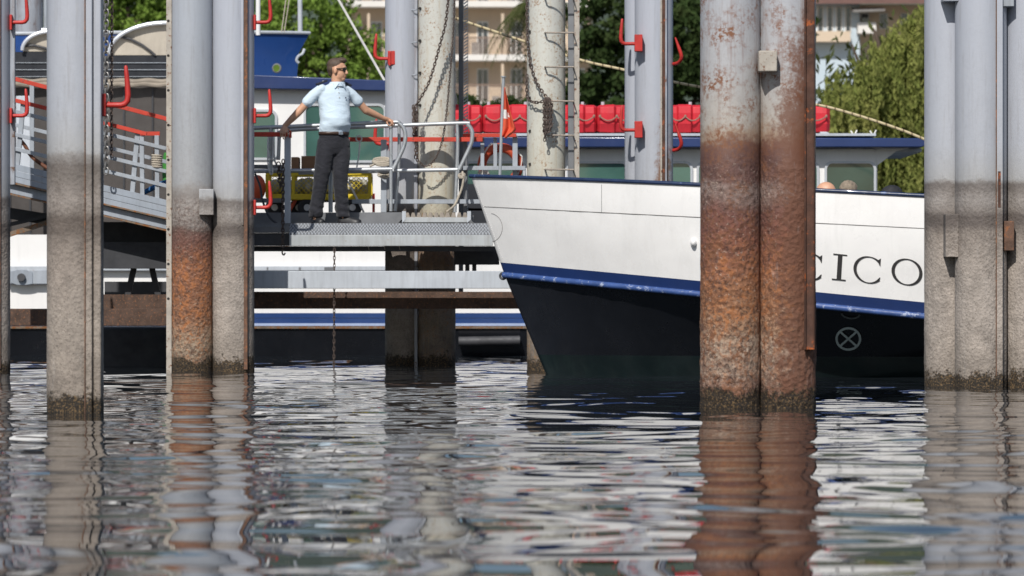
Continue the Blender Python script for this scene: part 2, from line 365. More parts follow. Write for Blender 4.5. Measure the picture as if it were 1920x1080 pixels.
M['blackhull'] = hull_mat('black_hull_paint', (0.014, 0.0155, 0.020), 0.22, 0.2, 0.25, 0.5, (0.03, 0.03, 0.033))
M['greenhull'] = hull_mat('green_bottom_paint', (0.005, 0.011, 0.012), 0.4, 0.3, 0.2, 0.2, (0.02, 0.035, 0.03))
M['strake'] = mat('worn_blue_strake', (0.04, 0.085, 0.25), 0.5, 0, 0.3, 8, 0.4, 40, spots=((0.36, 0.41, 0.54), 0.57, 15))
M['paleblue'] = mat('pale_blue_line', (0.35, 0.42, 0.60), 0.5, 0, 0.12, 5, spots=((0.2, 0.1, 0.06), 0.66, 12))
M['navycap'] = mat('navy_gunwale_cap', (0.015, 0.030, 0.080), 0.35, 0, 0.3, 7, 0.2, 30, spots=((0.10, 0.16, 0.33), 0.62, 11), coat=0.3)
M['weld'] = mat('weld_seam', (0.16, 0.15, 0.145), 0.7)
M['letter'] = mat('black_lettering', (0.028, 0.026, 0.026), 0.5)
M['mark'] = mat('grey_green_mark', (0.42, 0.50, 0.50), 0.6, 0, 0.15, 20)
M['markold'] = mat('faded_mark', (0.10, 0.115, 0.12), 0.6, 0, 0.2, 20)
M['frame'] = mat('window_frame_aluminium', (0.52, 0.54, 0.57), 0.35, 0.2, 0.08)
def glass_mat(name, c, rough=0.06):
    t = NT(name)
    cc = t.ramp(t.noise(1.2, 4, 0.5, 0.5), [(0.3, mul(c, 0.7)), (0.7, mul(c, 1.35))])
    return t.fin(cc, rough, 0, None, **{'Specular IOR Level': 0.7, 'Coat Weight': 0.4, 'Coat Roughness': 0.03})
M['glass'] = glass_mat('green_tinted_glass', (0.055, 0.125, 0.105))
M['glassdark'] = glass_mat('dark_window_glass', (0.045, 0.055, 0.065))
M['glassdk2'] = glass_mat('dim_green_glass', (0.035, 0.070, 0.058))
M['float'] = mat('red_float_plastic', (0.56, 0.026, 0.040), 0.5, 0, 0.14, 3, 0.15, 6, spec=0.25, streak=((0.36, 0.03, 0.035), 0.5))
M['orange'] = mat('orange_plastic', (0.68, 0.10, 0.035), 0.45, 0, 0.1, 6)
M['ringred'] = mat('weathered_life_ring', (0.50, 0.075, 0.030), 0.55, 0, 0.15, 8)
M['cordwhite'] = mat('white_cord', (0.70, 0.68, 0.64), 0.8)
M['flag'] = mat('orange_red_cloth', (0.62, 0.085, 0.035), 0.8, 0, 0.15, 8)
M['flagw'] = mat('white_cloth', (0.72, 0.70, 0.68), 0.8)
M['yellow'] = mat('yellow_paint', (0.68, 0.50, 0.02), 0.5, 0, 0.1, 6, 0.05, 40, spots=((0.2, 0.12, 0.04), 0.68, 20))
M['tyre'] = mat('tyre_rubber', (0.03, 0.03, 0.032), 0.8)
M['card'] = mat('brown_cardboard', (0.24, 0.135, 0.075), 0.85, 0, 0.15, 5)
M['net'] = mat('pale_folded_net', (0.42, 0.40, 0.33), 0.9, 0, 0.25, 9, 0.8, 30)
M['canvas'] = mat('beige_canvas', (0.46, 0.41, 0.34), 0.85, 0, 0.1, 3, 0.2, 12, streak=((0.26, 0.22, 0.18), 0.4))
M['canvasfold'] = mat('beige_rolled_canvas', (0.30, 0.255, 0.205), 0.9, 0, 0.2, 6, 0.6, 14)
M['alu'] = mat('pale_aluminium_arch', (0.56, 0.58, 0.62), 0.4, 0.3, 0.08)
M['curtain'] = mat('dark_brown_curtain', (0.060, 0.052, 0.048), 0.8, 0, 0.15, 3, 0.2, 9)
M['navydark'] = mat('dark_navy_panel', (0.010, 0.012, 0.018), 0.7, 0, 0.2, 3)
M['greentarp'] = mat('green_tarp', (0.05, 0.24, 0.04), 0.7)
M['bluerope'] = mat('blue_rope', (0.03, 0.14, 0.34), 0.8, 0, 0.2, 30, 0.5, 150)
M['concrete'] = mat('jetty_concrete', (0.26, 0.25, 0.23), 0.85, 0, 0.15, 3, 0.3, 30)
M['skin'] = mat('sun_tanned_skin', (0.60, 0.33, 0.21), 0.5, 0, 0.10, 14, 0.05, 60)
M['lip'] = mat('lips', (0.30, 0.11, 0.08), 0.5)
M['hair'] = mat('dark_brown_hair', (0.085, 0.055, 0.038), 0.6, 0, 0.4, 40, 0.8, 90)
M['shirt'] = None
M['trousers'] = None
M['navycloth'] = mat('navy_cloth', (0.018, 0.020, 0.035), 0.7)
M['belt'] = mat('brown_leather_belt', (0.05, 0.028, 0.02), 0.5)
M['buckle'] = mat('buckle_metal', (0.42, 0.45, 0.52), 0.3, 0.8)
M['shoe'] = mat('black_shoe_leather', (0.016, 0.016, 0.018), 0.5)
M['lens'] = mat('black_sunglasses', (0.008, 0.008, 0.010), 0.15)
M['badge'] = mat('dark_badge_print', (0.05, 0.06, 0.12), 0.6)

def cloth_mat(name, c, fold, scale, var):
    t = NT(name)
    cc = t.ramp(t.noise(9, 4), [(0.3, mul(c, 1 - var)), (0.7, mul(c, 1 + var))])
    f1 = t.noise(scale, 3, 0.5, 1.2, t.map((1.0, 1.0, 1.7), None, (0.4, 0.5, 0.3)))
    nr = t.bump(f1, fold, 0.035)
    nr = t.bump(t.noise(320, 2), 0.12, 0.002, nr)
    return t.fin(cc, 0.85, 0, nr, **{'Sheen Weight': 0.15})
M['shirt'] = cloth_mat('pale_blue_shirt_cloth', (0.61, 0.73, 0.83), 0.32, 7.0, 0.03)
M['trousers'] = cloth_mat('charcoal_trouser_cloth', (0.014, 0.0145, 0.021), 0.5, 8.0, 0.12)

def leaf_mat(name, dark, midc, light, sc=0.8):
    t = NT(name)
    c = t.ramp(t.noise(sc, 4, 0.6), [(0.3, dark), (0.5, midc), (0.7, light)])
    c = t.mix(0.45, c, t.ramp(t.noise(sc * 9, 3, 0.6), [(0.3, dark), (0.7, light)]))
    d = t.n('ShaderNodeBsdfDiffuse'); t.put(d.inputs['Color'], c)
    tr = t.n('ShaderNodeBsdfTranslucent'); t.put(tr.inputs['Color'], c)
    ms = t.n('ShaderNodeMixShader'); ms.inputs[0].default_value = 0.3
    t.t.links.new(d.outputs[0], ms.inputs[1]); t.t.links.new(tr.outputs[0], ms.inputs[2]); t.t.links.new(ms.outputs[0], t.out.inputs['Surface'])
    return t.m
M['pine'] = leaf_mat('pine_needles', (0.09, 0.16, 0.03), (0.19, 0.30, 0.055), (0.32, 0.43, 0.10), 0.7)
M['darkleaf'] = leaf_mat('dark_glossy_leaves', (0.018, 0.036, 0.014), (0.040, 0.072, 0.022), (0.10, 0.13, 0.05), 1.2)
M['willow'] = leaf_mat('willow_leaves', (0.10, 0.14, 0.035), (0.24, 0.28, 0.07), (0.42, 0.40, 0.14), 0.6)
M['palm'] = leaf_mat('palm_fronds', (0.04, 0.06, 0.022), (0.08, 0.10, 0.035), (0.14, 0.15, 0.06), 1.0)
M['bark'] = mat('brown_bark', (0.085, 0.06, 0.045), 0.9, 0, 0.3, 4, 0.6, 12)
M['stucco'] = mat('beige_stucco', (0.60, 0.48, 0.36), 0.85, 0, 0.07, 0.5, 0.1, 8)
M['slab'] = mat('white_balcony_slab', (0.72, 0.69, 0.65), 0.7, 0, 0.05, 0.6)
M['balrail'] = mat('brown_balcony_railing', (0.24, 0.165, 0.125), 0.7, 0, 0.1, 1)
M['doorframe'] = mat('white_door_frame', (0.68, 0.66, 0.63), 0.6)
M['shutter'] = mat('beige_shutter', (0.40, 0.30, 0.22), 0.7)
M['bluewall'] = mat('pale_blue_stucco', (0.50, 0.58, 0.64), 0.85, 0, 0.06, 0.5)
M['rooftile'] = mat('brown_roof_tiles', (0.16, 0.085, 0.065), 0.8, 0, 0.2, 2)
M['awning'] = mat('grey_awning', (0.33, 0.31, 0.29), 0.8)
M['ground'] = mat('shore_ground', (0.20, 0.18, 0.15), 0.9, 0, 0.2, 0.1, 0.2, 3)
M['hill'] = mat('wooded_hillside', (0.055, 0.075, 0.055), 0.95, 0, 0.45, 0.06, 1.0, 0.3)

# ------------------------------------------------------------------ water
def water():
    def axis(segs):
        out = []
        for a, b, d in segs: out += list(np.arange(a, b - 1e-6, d))
        return np.array(out + [segs[-1][1]])
    xs = axis([(-400, -40, 40), (-40, -12, 4), (-12, -7.5, 0.25), (-7.5, 7.5, 0.034), (7.5, 12, 0.25), (12, 40, 4), (40, 400, 40)])
    ys = axis([(-200, 0, 25), (0, 7, 0.5), (7, 48, 0.032), (48, 62, 0.12), (62, 100, 2)])
    X, Y = np.meshgrid(xs, ys)
    Z = np.zeros_like(X)
    # low frequency warp and gustiness so that the ripples never line up
    wx = 0.35 * np.sin(0.83 * X + 0.61 * Y + 1.0) + 0.22 * np.sin(1.9 * Y - 1.3 * X + 2.0)
    wy = 0.35 * np.sin(0.71 * X - 0.47 * Y + 0.5) + 0.22 * np.sin(1.5 * X + 1.1 * Y)
    gust = 0.8 + 0.25 * np.sin(0.55 * X + 0.21 * Y + 0.7) + 0.25 * np.sin(0.33 * Y - 0.4 * X + 1.9)
    rr = np.random.default_rng(5); slope2 = 0
    def band(n, l0, l1, slope, spread, power):
        out = np.zeros_like(X); cs = []; tot = 0
        for i in range(n):
            lam = l0 * ((l1 / l0) ** (i / (n - 1.0))); th = rr.normal(math.pi / 2, spread)
            a = lam ** power * rr.uniform(0.5, 1.3); cs.append((lam, th, a, rr.uniform(0, 6.28))); tot += (a * 2 * math.pi / lam) ** 2 / 2
        k0 = slope / math.sqrt(tot)
        for lam, th, a, ph in cs:
            k = 2 * math.pi / lam
            out += k0 * a * np.sin(k * (math.cos(th) * (X + wx) + math.sin(th) * (Y + wy)) + ph)
        return out
    patch = 0.5 + 0.5 * np.sin(0.9 * X + 0.35 * Y + 1.1 * np.sin(0.5 * Y) + 0.7) * np.sin(0.45 * Y - 0.6 * X + 1.9 + 0.8 * np.sin(1.1 * X))
    patch = 0.35 + 1.1 * np.clip(patch, 0, 1) ** 1.3
    Z = band(36, 0.5, 2.0, WATER_SLOPE, 0.95, 0.9) + patch * band(44, 0.22, 0.6, CHOP_SLOPE, 0.85, 1.1)
    fade = np.clip((11.5 - np.abs(X)) / 3.0, 0, 1) * np.clip((Y - 3.0) / 4, 0, 1) * np.clip((61 - Y) / 8, 0, 1)
    Z *= fade
    ny, nx = X.shape
    me = bpy.data.meshes.new('water')
    co = np.stack([X, Y, Z], -1).reshape(-1, 3).astype(np.float32)
    idx = np.arange(nx * ny).reshape(ny, nx)
    q = np.stack([idx[:-1, :-1], idx[:-1, 1:], idx[1:, 1:], idx[1:, :-1]], -1).reshape(-1, 4).astype(np.int32)
    me.vertices.add(len(co)); me.vertices.foreach_set('co', co.ravel())
    me.loops.add(q.size); me.loops.foreach_set('vertex_index', q.ravel())
    me.polygons.add(len(q)); me.polygons.foreach_set('loop_start', np.arange(0, q.size, 4, dtype=np.int32))
    me.polygons.foreach_set('use_smooth', np.ones(len(q), dtype=bool))
    me.update(calc_edges=True); me.validate()
    t = NT('lake_water')
    m = t.fin((0.014, 0.018, 0.022), 0.005, 0, None, **{'IOR': 1.333, 'Specular IOR Level': 0.5})
    me.materials.append(m)
    o = bpy.data.objects.new('water', me); col.objects.link(o); o['kind'] = 'structure'
WATER_SLOPE = 0.026; CHOP_SLOPE = 0.020
water()

# far shore ground, and an added hill raised to darken the sky mirrored in water
g = MB(); g.grid([[(x, y, z) for x in (-420, -150, -60, 0, 60, 150, 420)] for y, z in ((99, -0.6), (102, 0.9), (112, 1.2), (160, 2.0), (240, 5.0), (330, 8.0), (700, 8.0))])
tag(g.build('ground', M['ground']), kind='structure')
g = MB()
rows = []
for j in range(14):
    y = 270 + j * 22; row = []
    for i in range(41):
        x = -420 + i * 21
        hgt = 6 + 82 * (1 - math.exp(-j / 3.2)) * (0.75 + 0.35 * mnoise.noise(Vector((x * 0.012, y * 0.01, 3.3)))) + 2.2 * mnoise.noise(Vector((x * 0.09, y * 0.09, 1)))
        row.append((x, y, hgt if j else 4))
    rows.append(row)
g.grid(rows); tag(g.build('raised_hillside', M['hill']), kind='structure')

def smooth_path(pts, k=8):
    pts = [Vector(p) for p in pts]; out = []
    n = len(pts)
    for i in range(n - 1):
        p0 = pts[max(i - 1, 0)]; p1 = pts[i]; p2 = pts[i + 1]; p3 = pts[min(i + 2, n - 1)]
        for j in range(k):
            t = j / k
            out.append(0.5 * ((2 * p1) + (p2 - p0) * t + (2 * p0 - 5 * p1 + 4 * p2 - p3) * t * t + (3 * p1 - p0 - 3 * p2 + p3) * t ** 3))
    return out + [pts[-1]]

# ------------------------------------------------------------------ piles
def rough_tube(mb, cx, cy, r, z0, z1, n=64, dz=0.05, amp=0.0, ztop_amp=1.2, seed=0.0):
    rings = []; k = max(2, int((z1 - z0) / dz))
    for i in range(k + 1):
        z = z0 + (z1 - z0) * i / k
        fall = max(0.0, min(1.0, (ztop_amp - z) / 0.8)) if amp else 0
        ring = []
        for j in range(n):
            q = 2 * math.pi * j / n; d = r
            if fall > 0:
                v = Vector((math.cos(q) * 7 * r * 4, math.sin(q) * 7 * r * 4, z * 14 + seed))
                d += amp * fall * (mnoise.noise(v) + 0.6 * mnoise.noise(v * 2.3))
            ring.append((cx + d * math.cos(q), cy + d * math.sin(q), z))
        rings.append(ring)
    return mb.loft(rings)

hook_root = None
def hook(parent, at, side=1, tilt=0.0):
    """red mooring horn: plate on the pile, arm outwards, tapered tip turned up; child of the pile"""
    a = Vector(at); s = side
    pts = [(0, 0), (0.06, 0), (0.115, 0.0), (0.14, 0.008), (0.158, 0.03), (0.162, 0.07), (0.158, 0.14), (0.152, 0.21), (0.147, 0.262), (0.146, 0.272)]
    rs = [0.019, 0.019, 0.020, 0.021, 0.021, 0.0205, 0.019, 0.0165, 0.013, 0.008]
    mb = MB(); mb.tube([a + Vector((s * x * math.cos(tilt), -x * math.sin(tilt), z)) for x, z in pts], rs, 12)
    h = mb.build('hook', M['red'], parent, smooth=50)
    pl = MB().box(a + Vector((s * 0.0, 0, 0.0)), (0.022, 0.09, 0.155)); pl.build('mount_plate', M['red'], h, bevel=0.004)
    return h

def front(px, Y, r):    # a point on the camera side of a tube
    return Vector(((px - 960) / F * Y, Y - r, 0))

# single pile nearest on the left
Y = 28.9; x0 = (141 - 960) / F * Y; r = L(53, Y)
pa = thing('steel_pile', 'single grey steel pile nearest on the left, tan below its high-water mark, one red hook', 'pile', (x0, Y, 0))
rough_tube(MB(), x0, Y, r, -1.2, 4.6, amp=0.004).build('tube', M['pile_grey'], pa)
MB().span((P(165.5, 0, Y).x, Y - r * 0.97, -0.6), (P(178, 0, Y).x, Y - r * 0.4, 4.5)).build('interlock_bar', M['pile_grey'], pa, bevel=0.008)
MB().span((P(163.5, 0, Y).x, Y - r * 0.975, -0.4), (P(165.3, 0, Y).x, Y - r * 0.5, 4.4)).build('weld_line', M['seam_rust'], pa)
MB().span((P(179.5, 0, Y).x, Y - r * 0.86, -0.6), (P(194, 0, Y).x, Y - r * 0.2, 4.5)).build('interlock_bar', M['pile_grey'], pa, bevel=0.010)
hook(pa, P(196, 197, Y - 0.05), 1)

# double pile, rusted, in front of the bow
Y = 30.2
pb = thing('double_pile', 'double steel pile rusted orange and brown in front of the white bow', 'pile', ((1422 - 960) / F * Y, Y, 0))
for k, (c, hw, sd) in enumerate(((1369, 56, 0.0), (1477, 53, 31.0))):
    x0 = (c - 960) / F * Y; r = L(hw, Y)
    o = rough_tube(MB(), x0, Y + 0.03 * k, r, -1.2, 4.6, n=88, dz=0.03, amp=0.010, seed=sd).build('tube', M['pile_rust'], pb)
MB().box(((1423 - 960) / F * Y, Y + 0.05, 1.7), (0.05, 0.06, 5.6)).build('web_plate', M['channel'], pb)
# open channel welded to the right tube, ending above the water
c0 = P(1514, 0, Y).x; zb = P(0, 655, Y).z; zt = 4.4
ch = MB(); yy = Y - L(53, Y) * 0.83
ch.span((c0 - 0.034, yy - 0.030, zb), (c0 - 0.026, yy + 0.09, zt)); ch.span((c0 + 0.030, yy - 0.005, zb), (c0 + 0.038, yy + 0.12, zt)); ch.span((c0 - 0.026, yy + 0.0, zb), (c0 + 0.030, yy + 0.008, zt))
ch.build('channel', M['channel'], pb, bevel=0.002)
MB().span(P(1423, 134, Y - 0.27), P(1455, 97, Y - 0.12)).build('spacer_block', M['blockpale'], pb, bevel=0.008)

# double pile left of the man
Y = 43.2
pc = thing('double_pile', 'double steel pile left of the uniformed man, its left tube crusted orange low down', 'pile', ((398 - 960) / F * Y, Y, 0))
rough_tube(MB(), (360 - 960) / F * Y, Y, L(38.5, Y), -1.2, 5.2, amp=0.008, seed=7).build('tube', M['pile_orange'], pc)
rough_tube(MB(), (437.5 - 960) / F * Y, Y + 0.02, L(39, Y), -1.2, 5.2, amp=0.004, seed=17).build('tube', M['pile_pale'], pc)
MB().span(P(373, 403, Y - 0.235), P(402, 355, Y - 0.10)).build('spacer_block', M['pile_pale'], pc, bevel=0.006)
fx = P(319, 0, Y).x
fl = MB().span((fx - 0.033, Y - 0.08, -0.6), (fx + 0.022, Y - 0.066, 5.0)); fl.build('perforated_flange', M['blockpale'], pc, bevel=0.002)
for k in range(9):
    zz = P(0, 40 + 65 * k, Y).z
    MB().tube([(fx - 0.012, Y - 0.083, zz), (fx - 0.012, Y - 0.077, zz)], 0.014, 10).build('bolt_hole', M['hole'], pc)
MB().span((P(459, 0, Y).x, Y - 0.165, 0.02), (P(466, 0, Y).x, Y - 0.10, 5.0)).build('seam_bar', M['seam_rust'], pc, bevel=0.003)
MB().span((P(454, 0, Y).x, Y - 0.175, 1.5), (P(458.5, 0, Y).x, Y - 0.12, 5.0)).build('seam_bar', M['pile_pale'], pc, bevel=0.002)
for py in (42, 217): hook(pc, P(478, py, Y - 0.05), 1)
hook(pc, P(478, 389, Y - 0.05), 1)

# sliver of a pile on the left edge
Y = 42.4
pd = thing('steel_pile', 'grey pile cut by the left edge of the photo, two red hooks on it', 'pile', ((-21 - 960) / F * Y, Y, 0))
rough_tube(MB(), (-21 - 960) / F * Y, Y, L(40, Y), -1.2, 5.2, amp=0.004, seed=3).build('tube', M['pile_pale'], pd)
MB().span((P(18, 0, Y).x, Y - 0.02, 1.9), (P(28, 0, Y).x, Y + 0.05, 5.0)).build('edge_bar', M['seam_grey'], pd, bevel=0.003)
MB().span((P(2, 0, Y).x, Y - 0.19, 0.05), (P(5, 0, Y).x, Y - 0.12, 5.0)).build('seam_bar', M['seam_rust'], pd)
for py in (42, 217): hook(pd, P(21, py, Y - 0.06), 1)

# triple pile on the right
Y = 36.3
pe = thing('triple_pile', 'group of three grey steel piles at the right edge, pale stained below', 'pile', ((1838 - 960) / F * Y, Y, 0))
rough_tube(MB(), (1785 - 960) / F * Y, Y + 0.30, L(45.5, Y), -1.2, 4.6, amp=0.004, seed=5).build('tube', M['pile_pale'], pe)
rough_tube(MB(), (1839 - 960) / F * Y, Y, L(48.5, Y), -1.2, 4.6, amp=0.004, seed=9).build('tube', M['pile_pale'], pe)
rough_tube(MB(), (1931 - 960) / F * Y, Y + 0.12, L(46, Y), -1.2, 4.6, amp=0.004, seed=13).build('tube', M['pile_pale'], pe)
MB().span((P(1863, 0, Y).x, Y - 0.205, -0.4), (P(1875, 0, Y).x, Y - 0.12, 4.4)).build('seam_bar', M['pile_pale'], pe, bevel=0.003)
MB().span((P(1866, 0, Y).x, Y - 0.209, 1.55), (P(1871, 0, Y).x, Y - 0.1, 1.86)).build('seam_gap', M['channel'], pe)
MB().span((P(1863, 0, Y).x - 0.004, Y - 0.207, 0.1), (P(1864, 0, Y).x, Y - 0.1, 4.3)).build('weld_line', M['seam_rust'], pe)
MB().span(P(1773, 482, Y - 0.10), P(1793, 402, Y + 0.1)).build('spacer_block', M['pile_pale'], pe, bevel=0.005)
MB().span(P(1883, 470, Y - 0.16), P(1897, 415, Y + 0.02)).build('spacer_block', M['seam_rust'], pe, bevel=0.005)
MB().span(P(1879, 12, Y - 0.16), P(1897, -20, Y + 0.02)).build('spacer_block', M['greysteel'], pe, bevel=0.005)
MB().span(P(1768, 2, Y - 0.10), P(1793, -40, Y + 0.1)).build('spacer_block', M['greysteel'], pe, bevel=0.005)

# piles behind the railing
Y = 45.75
pf = thing('steel_pile', 'blue grey pile right of the uniformed man, a red hook on its left side', 'pile', ((753 - 960) / F * Y, Y, 0))
MBp = rough_tube(MB(), (753 - 960) / F * Y, Y, L(31, Y), -1.2, 5.6, amp=0.003, seed=23); MBp.build('tube', M['pile_grey'], pf)
MB().span((P(768, 0, Y).x, Y - 0.11, -0.4), (P(783, 0, Y).x, Y - 0.085, 5.4)).build('flange', M['seam_grey'], pf)
for k in range(5):
    q = P(771, 19 + 61 * k, Y - 0.14); MB().tube([q, q + Vector((0.06, -0.03, 0.004))], [0.004, 0.009], 8).build('peg', M['greysteel'], pf)
pl = MB().span(P(727, 121, Y - 0.17), P(741, 96, Y - 0.10)); pl.build('hook_bracket', M['red'], pf, bevel=0.004)
hook(pf, P(731, 110, Y - 0.14), -1)
hook(pf, P(731, 270, Y - 0.14), -1)
Y = 45.7
pg = thing('steel_pile', 'cream pile with rust specks and hanging chain behind the handrail', 'pile', ((819 - 960) / F * Y, Y, 0))
rough_tube(MB(), (819 - 960) / F * Y, Y, L(35, Y), -1.2, 5.6, amp=0.004, seed=29).build('tube', M['pile_cream'], pg)
for k in range(6):
    q = P(788, 16 + 60.5 * k, Y - 0.10); MB().tube([q + Vector((-0.004, -0.022, 0)), q + Vector((0, 0.01, 0))], 0.017, 10).build('bolt_hole', M['hole'], pg)
Y = 44.3
ph = thing('ladder_pile', 'cream rust-specked pile with ladder rungs on its right side behind the bow', 'pile', ((1025 - 960) / F * Y, Y, 0))
rough_tube(MB(), (1024 - 960) / F * Y, Y, L(36, Y), -1.2, 5.6, amp=0.004, seed=37).build('tube', M['pile_cream'], ph)
MB().span((P(1065, 0, Y).x, Y - 0.12, 0.9), (P(1076, 0, Y).x, Y + 0.02, 5.4)).build('ladder_rail', M['kick'], ph, bevel=0.003)
MB().span((P(1076.5, 0, Y).x, Y - 0.16, 0.9), (P(1086, 0, Y).x, Y - 0.02, 5.4)).build('ladder_rail', M['blockpale'], ph, bevel=0.003)
for k in range(-1, 7):
    q = P(1022, 62 + 64 * k, Y - 0.215); e = P(1075, 63 + 64 * k, Y - 0.14)
    e.y = Y - 0.165
    MB().tube([q + Vector((0, 0.14, 0.003)), q + Vector((0, -0.06, 0)), q + Vector((0.012, -0.075, 0)), Vector((e.x, q.y - 0.075, e.z)), Vector((e.x, e.y + 0.03, e.z))], 0.0095, 8).build('rung', M['rung'], ph)
    z = 62 + 64 * k
for k in range(6):
    q = P(994.5, 60 + 62 * k, Y - 0.10); MB().tube([q + Vector((-0.004, -0.022, 0)), q + Vector((0, 0.01, 0))], 0.017, 10).build('bolt_hole', M['hole'], ph)
Y = 45.8
pi_ = thing('double_pile', 'blue grey double pile with rusty seam and four red hooks beside the rusted pile', 'pile', ((1222 - 960) / F * Y, Y, 0))
rough_tube(MB(), (1226 - 960) / F * Y, Y, L(36, Y), -1.2, 5.6, amp=0.003, seed=41).build('tube', M['pile_seam'], pi_)
rough_tube(MB(), (1200 - 960) / F * Y, Y + 0.22, L(28, Y), -1.2, 5.6, amp=0.003, seed=43).build('tube', M['pile_grey'], pi_)
MB().span((P(1237, 0, Y).x, Y - 0.21, 0.3), (P(1240, 0, Y).x, Y - 0.15, 5.4)).build('seam_bar', M['blockpale'], pi_)
MB().span((P(1240.2, 0, Y).x, Y - 0.20, 0.3), (P(1246, 0, Y).x, Y - 0.15, 5.4)).build('seam_bar', M['channel'], pi_)
MB().span((P(1246.2, 0, Y).x, Y - 0.205, 0.3), (P(1249, 0, Y).x, Y - 0.15, 5.4)).build('seam_bar', M['seam_grey'], pi_)
for py in (82, 244):
    MB().span(P(1190, py + 14, Y - 0.30), P(1204, py - 16, Y - 0.16)).build('hook_bracket', M['red'], pi_, bevel=0.004)
    hook(pi_, P(1192, py, Y - 0.25), -1)
    MB().tube(smooth_path([P(1263, py + 38, Y - 0.05), P(1271, py + 36, Y - 0.12), P(1277, py + 29, Y - 0.18), P(1277, py + 20, Y - 0.20), P(1272, py + 5, Y - 0.20), P(1266, py - 12, Y - 0.20)], 4), [0.02] * 16 + [0.017, 0.015, 0.013, 0.011, 0.008], 10).build('hook', M['red'], pi_, smooth=60)
# far pile behind the shelter
Y = 63.0
pj = thing('steel_pile', 'distant blue grey pile above the small canvas roof at top left', 'pile', ((54 - 960) / F * Y, Y, 0))
rough_tube(MB(), (54 - 960) / F * Y, Y, L(27, Y), -1.2, 7.0).build('tube', M['seam_grey'], pj)
MB().tube([(P(86, 0, Y).x, Y, -1.0), (P(86, 0, Y).x, Y, 7.0)], L(4.5, Y), 12).build('side_pipe', M['greysteel'], pj)
MB().tube([P(78, 56, Y - 0.2), P(200, 60, Y - 0.2)], 0.03, 8).build('cross_pipe', M['alu'], pj)

# slotted post with a zigzag rack
Y = 46.3
pk = thing('rack_post', 'dark square post with a pale zigzag rack strip between the cream piles', 'post', (P(868, 0, Y).x, Y, 0))
MB().span((P(860, 0, Y).x, Y, 0.8), (P(868.5, 0, Y).x, Y + 0.06, 5.4)).build('post', M['kick'], pk, bevel=0.003)
rk = MB(); x0 = P(869.5, 0, Y).x; x1 = P(876.5, 0, Y).x
rk.span((x0 - 0.004, Y, 1.6), (x0, Y + 0.05, 5.4)); rk.span((x1, Y, 1.6), (x1 + 0.006, Y + 0.05, 5.4))
z = 1.65
while z < 5.3:
    rk.bar((x0, Y + 0.015, z), (x1, Y + 0.015, z + 0.03), 0.022, 0.013); z += 0.036
tag(rk.build('rack_strip', M['palebeam'], pk), kind='stuff')

# ------------------------------------------------------------------ chains and ropes
def resample(pts, step):
    pts = [Vector(p) for p in pts]; out = [pts[0].copy()]; acc = 0.0
    for a, b in zip(pts, pts[1:]):
        d = (b - a); ln = d.length; t = step - acc
        while t <= ln: out.append(a + d * (t / ln)); t += step
        acc = (acc + ln) % step
    return out
def chain_mb(mb, pts, pitch=0.034, w=0.5, wire=0.17):
    ps = resample(pts, pitch)
    for i in range(len(ps) - 1):
        a, b = ps[i], ps[i + 1]; d = (b - a).normalized(); c = (a + b) / 2
        s = d.orthogonal().normalized()
        s = (Vector((1, 0, 0)) - d * d.x); s = s.normalized() if s.length > 0.2 else d.orthogonal().normalized()
        if i % 2: s = d.cross(s)
        s = (s + 0.25 * d.cross(s)).normalized()
        hl = pitch * 0.72; hw = pitch * w * 0.75
        loop = []
        for q in range(10):
            t = 2 * math.pi * q / 10
            loop.append(c + d * hl * math.cos(t) + s * hw * math.copysign(abs(math.sin(t)) ** 0.8, math.sin(t)))
        mb.tube(loop, pitch * wire, 5, closed=True)
    return mb
def hang(a, b, sag, n=14):
    a = Vector(a); b = Vector(b)
    return [a.lerp(b, i / n) + Vector((0, 0, -sag * 4 * (i / n) * (1 - i / n))) for i in range(n + 1)]
def chain(label, pts, m='chain', pitch=0.034, **k):
    mb = chain_mb(MB(), pts, pitch, **k); return tag(mb.build('chain', M[m], None, at=pts[0]), label, 'chain')
def rope(label, pts, r, m='rope', at=None, n=8, name='rope'):
    return tag(MB().tube(pts, r, n).build(name, M[m], None, at=pts[0]), label, 'rope')

chain('thick grey chain hanging straight down right of the nearest left pile', [P(199, -60, 43.8), P(199, 335, 43.8)], 'chaingalv', 0.055, w=0.62)
chain('thin dark chain hanging beside the thick grey chain', [P(210, -60, 43.9), P(209, 300, 43.9)], 'chain', 0.036)
yc = 45.30
chain('long rusty chain slanting across the cream pile, bunched on its left edge', smooth_path([P(843, -30, yc), P(836, 40, yc), P(826, 80, yc), P(806, 150, yc), P(788, 185, yc), P(778, 205, yc), P(780, 260, yc), P(783, 305, yc)]), 'chain', 0.036)
b = MB(); chain_mb(b, [P(775, 198, yc + 0.02), P(776, 262, yc + 0.02)], 0.036); chain_mb(b, [P(781, 203, yc - 0.02), P(779, 300, yc - 0.02)], 0.036); chain_mb(b, [P(777, 200, yc - 0.03), P(781, 240, yc - 0.03)], 0.036)
tag(b.build('chain_bunch', M['chain'], None, at=P(777, 198, yc)), 'short bunch of rusty chain hanging between blue grey and cream piles', 'chain')
chain('dark cable-like chain looping down over the cream pile to its left edge', smooth_path([P(853, -30, yc - .05), P(850, 60, yc - .05), P(843, 150, yc - .05), P(835, 230, yc - .05), P(826, 275, yc - .05), P(812, 303, yc - .05), P(796, 312, yc - .05), P(785, 300, yc - .05)]), 'chain', 0.026)
yd = 44.3 - 0.25
chain('rusty chain draped from the top of the ladder pile down to its rung', smooth_path([P(988, -40, yd + .12), P(989, 70, yd + .12), P(996, 125, yd + .03), P(1008, 158, yd - .03), P(1027, 186, yd - .09)]), 'chain', 0.036)
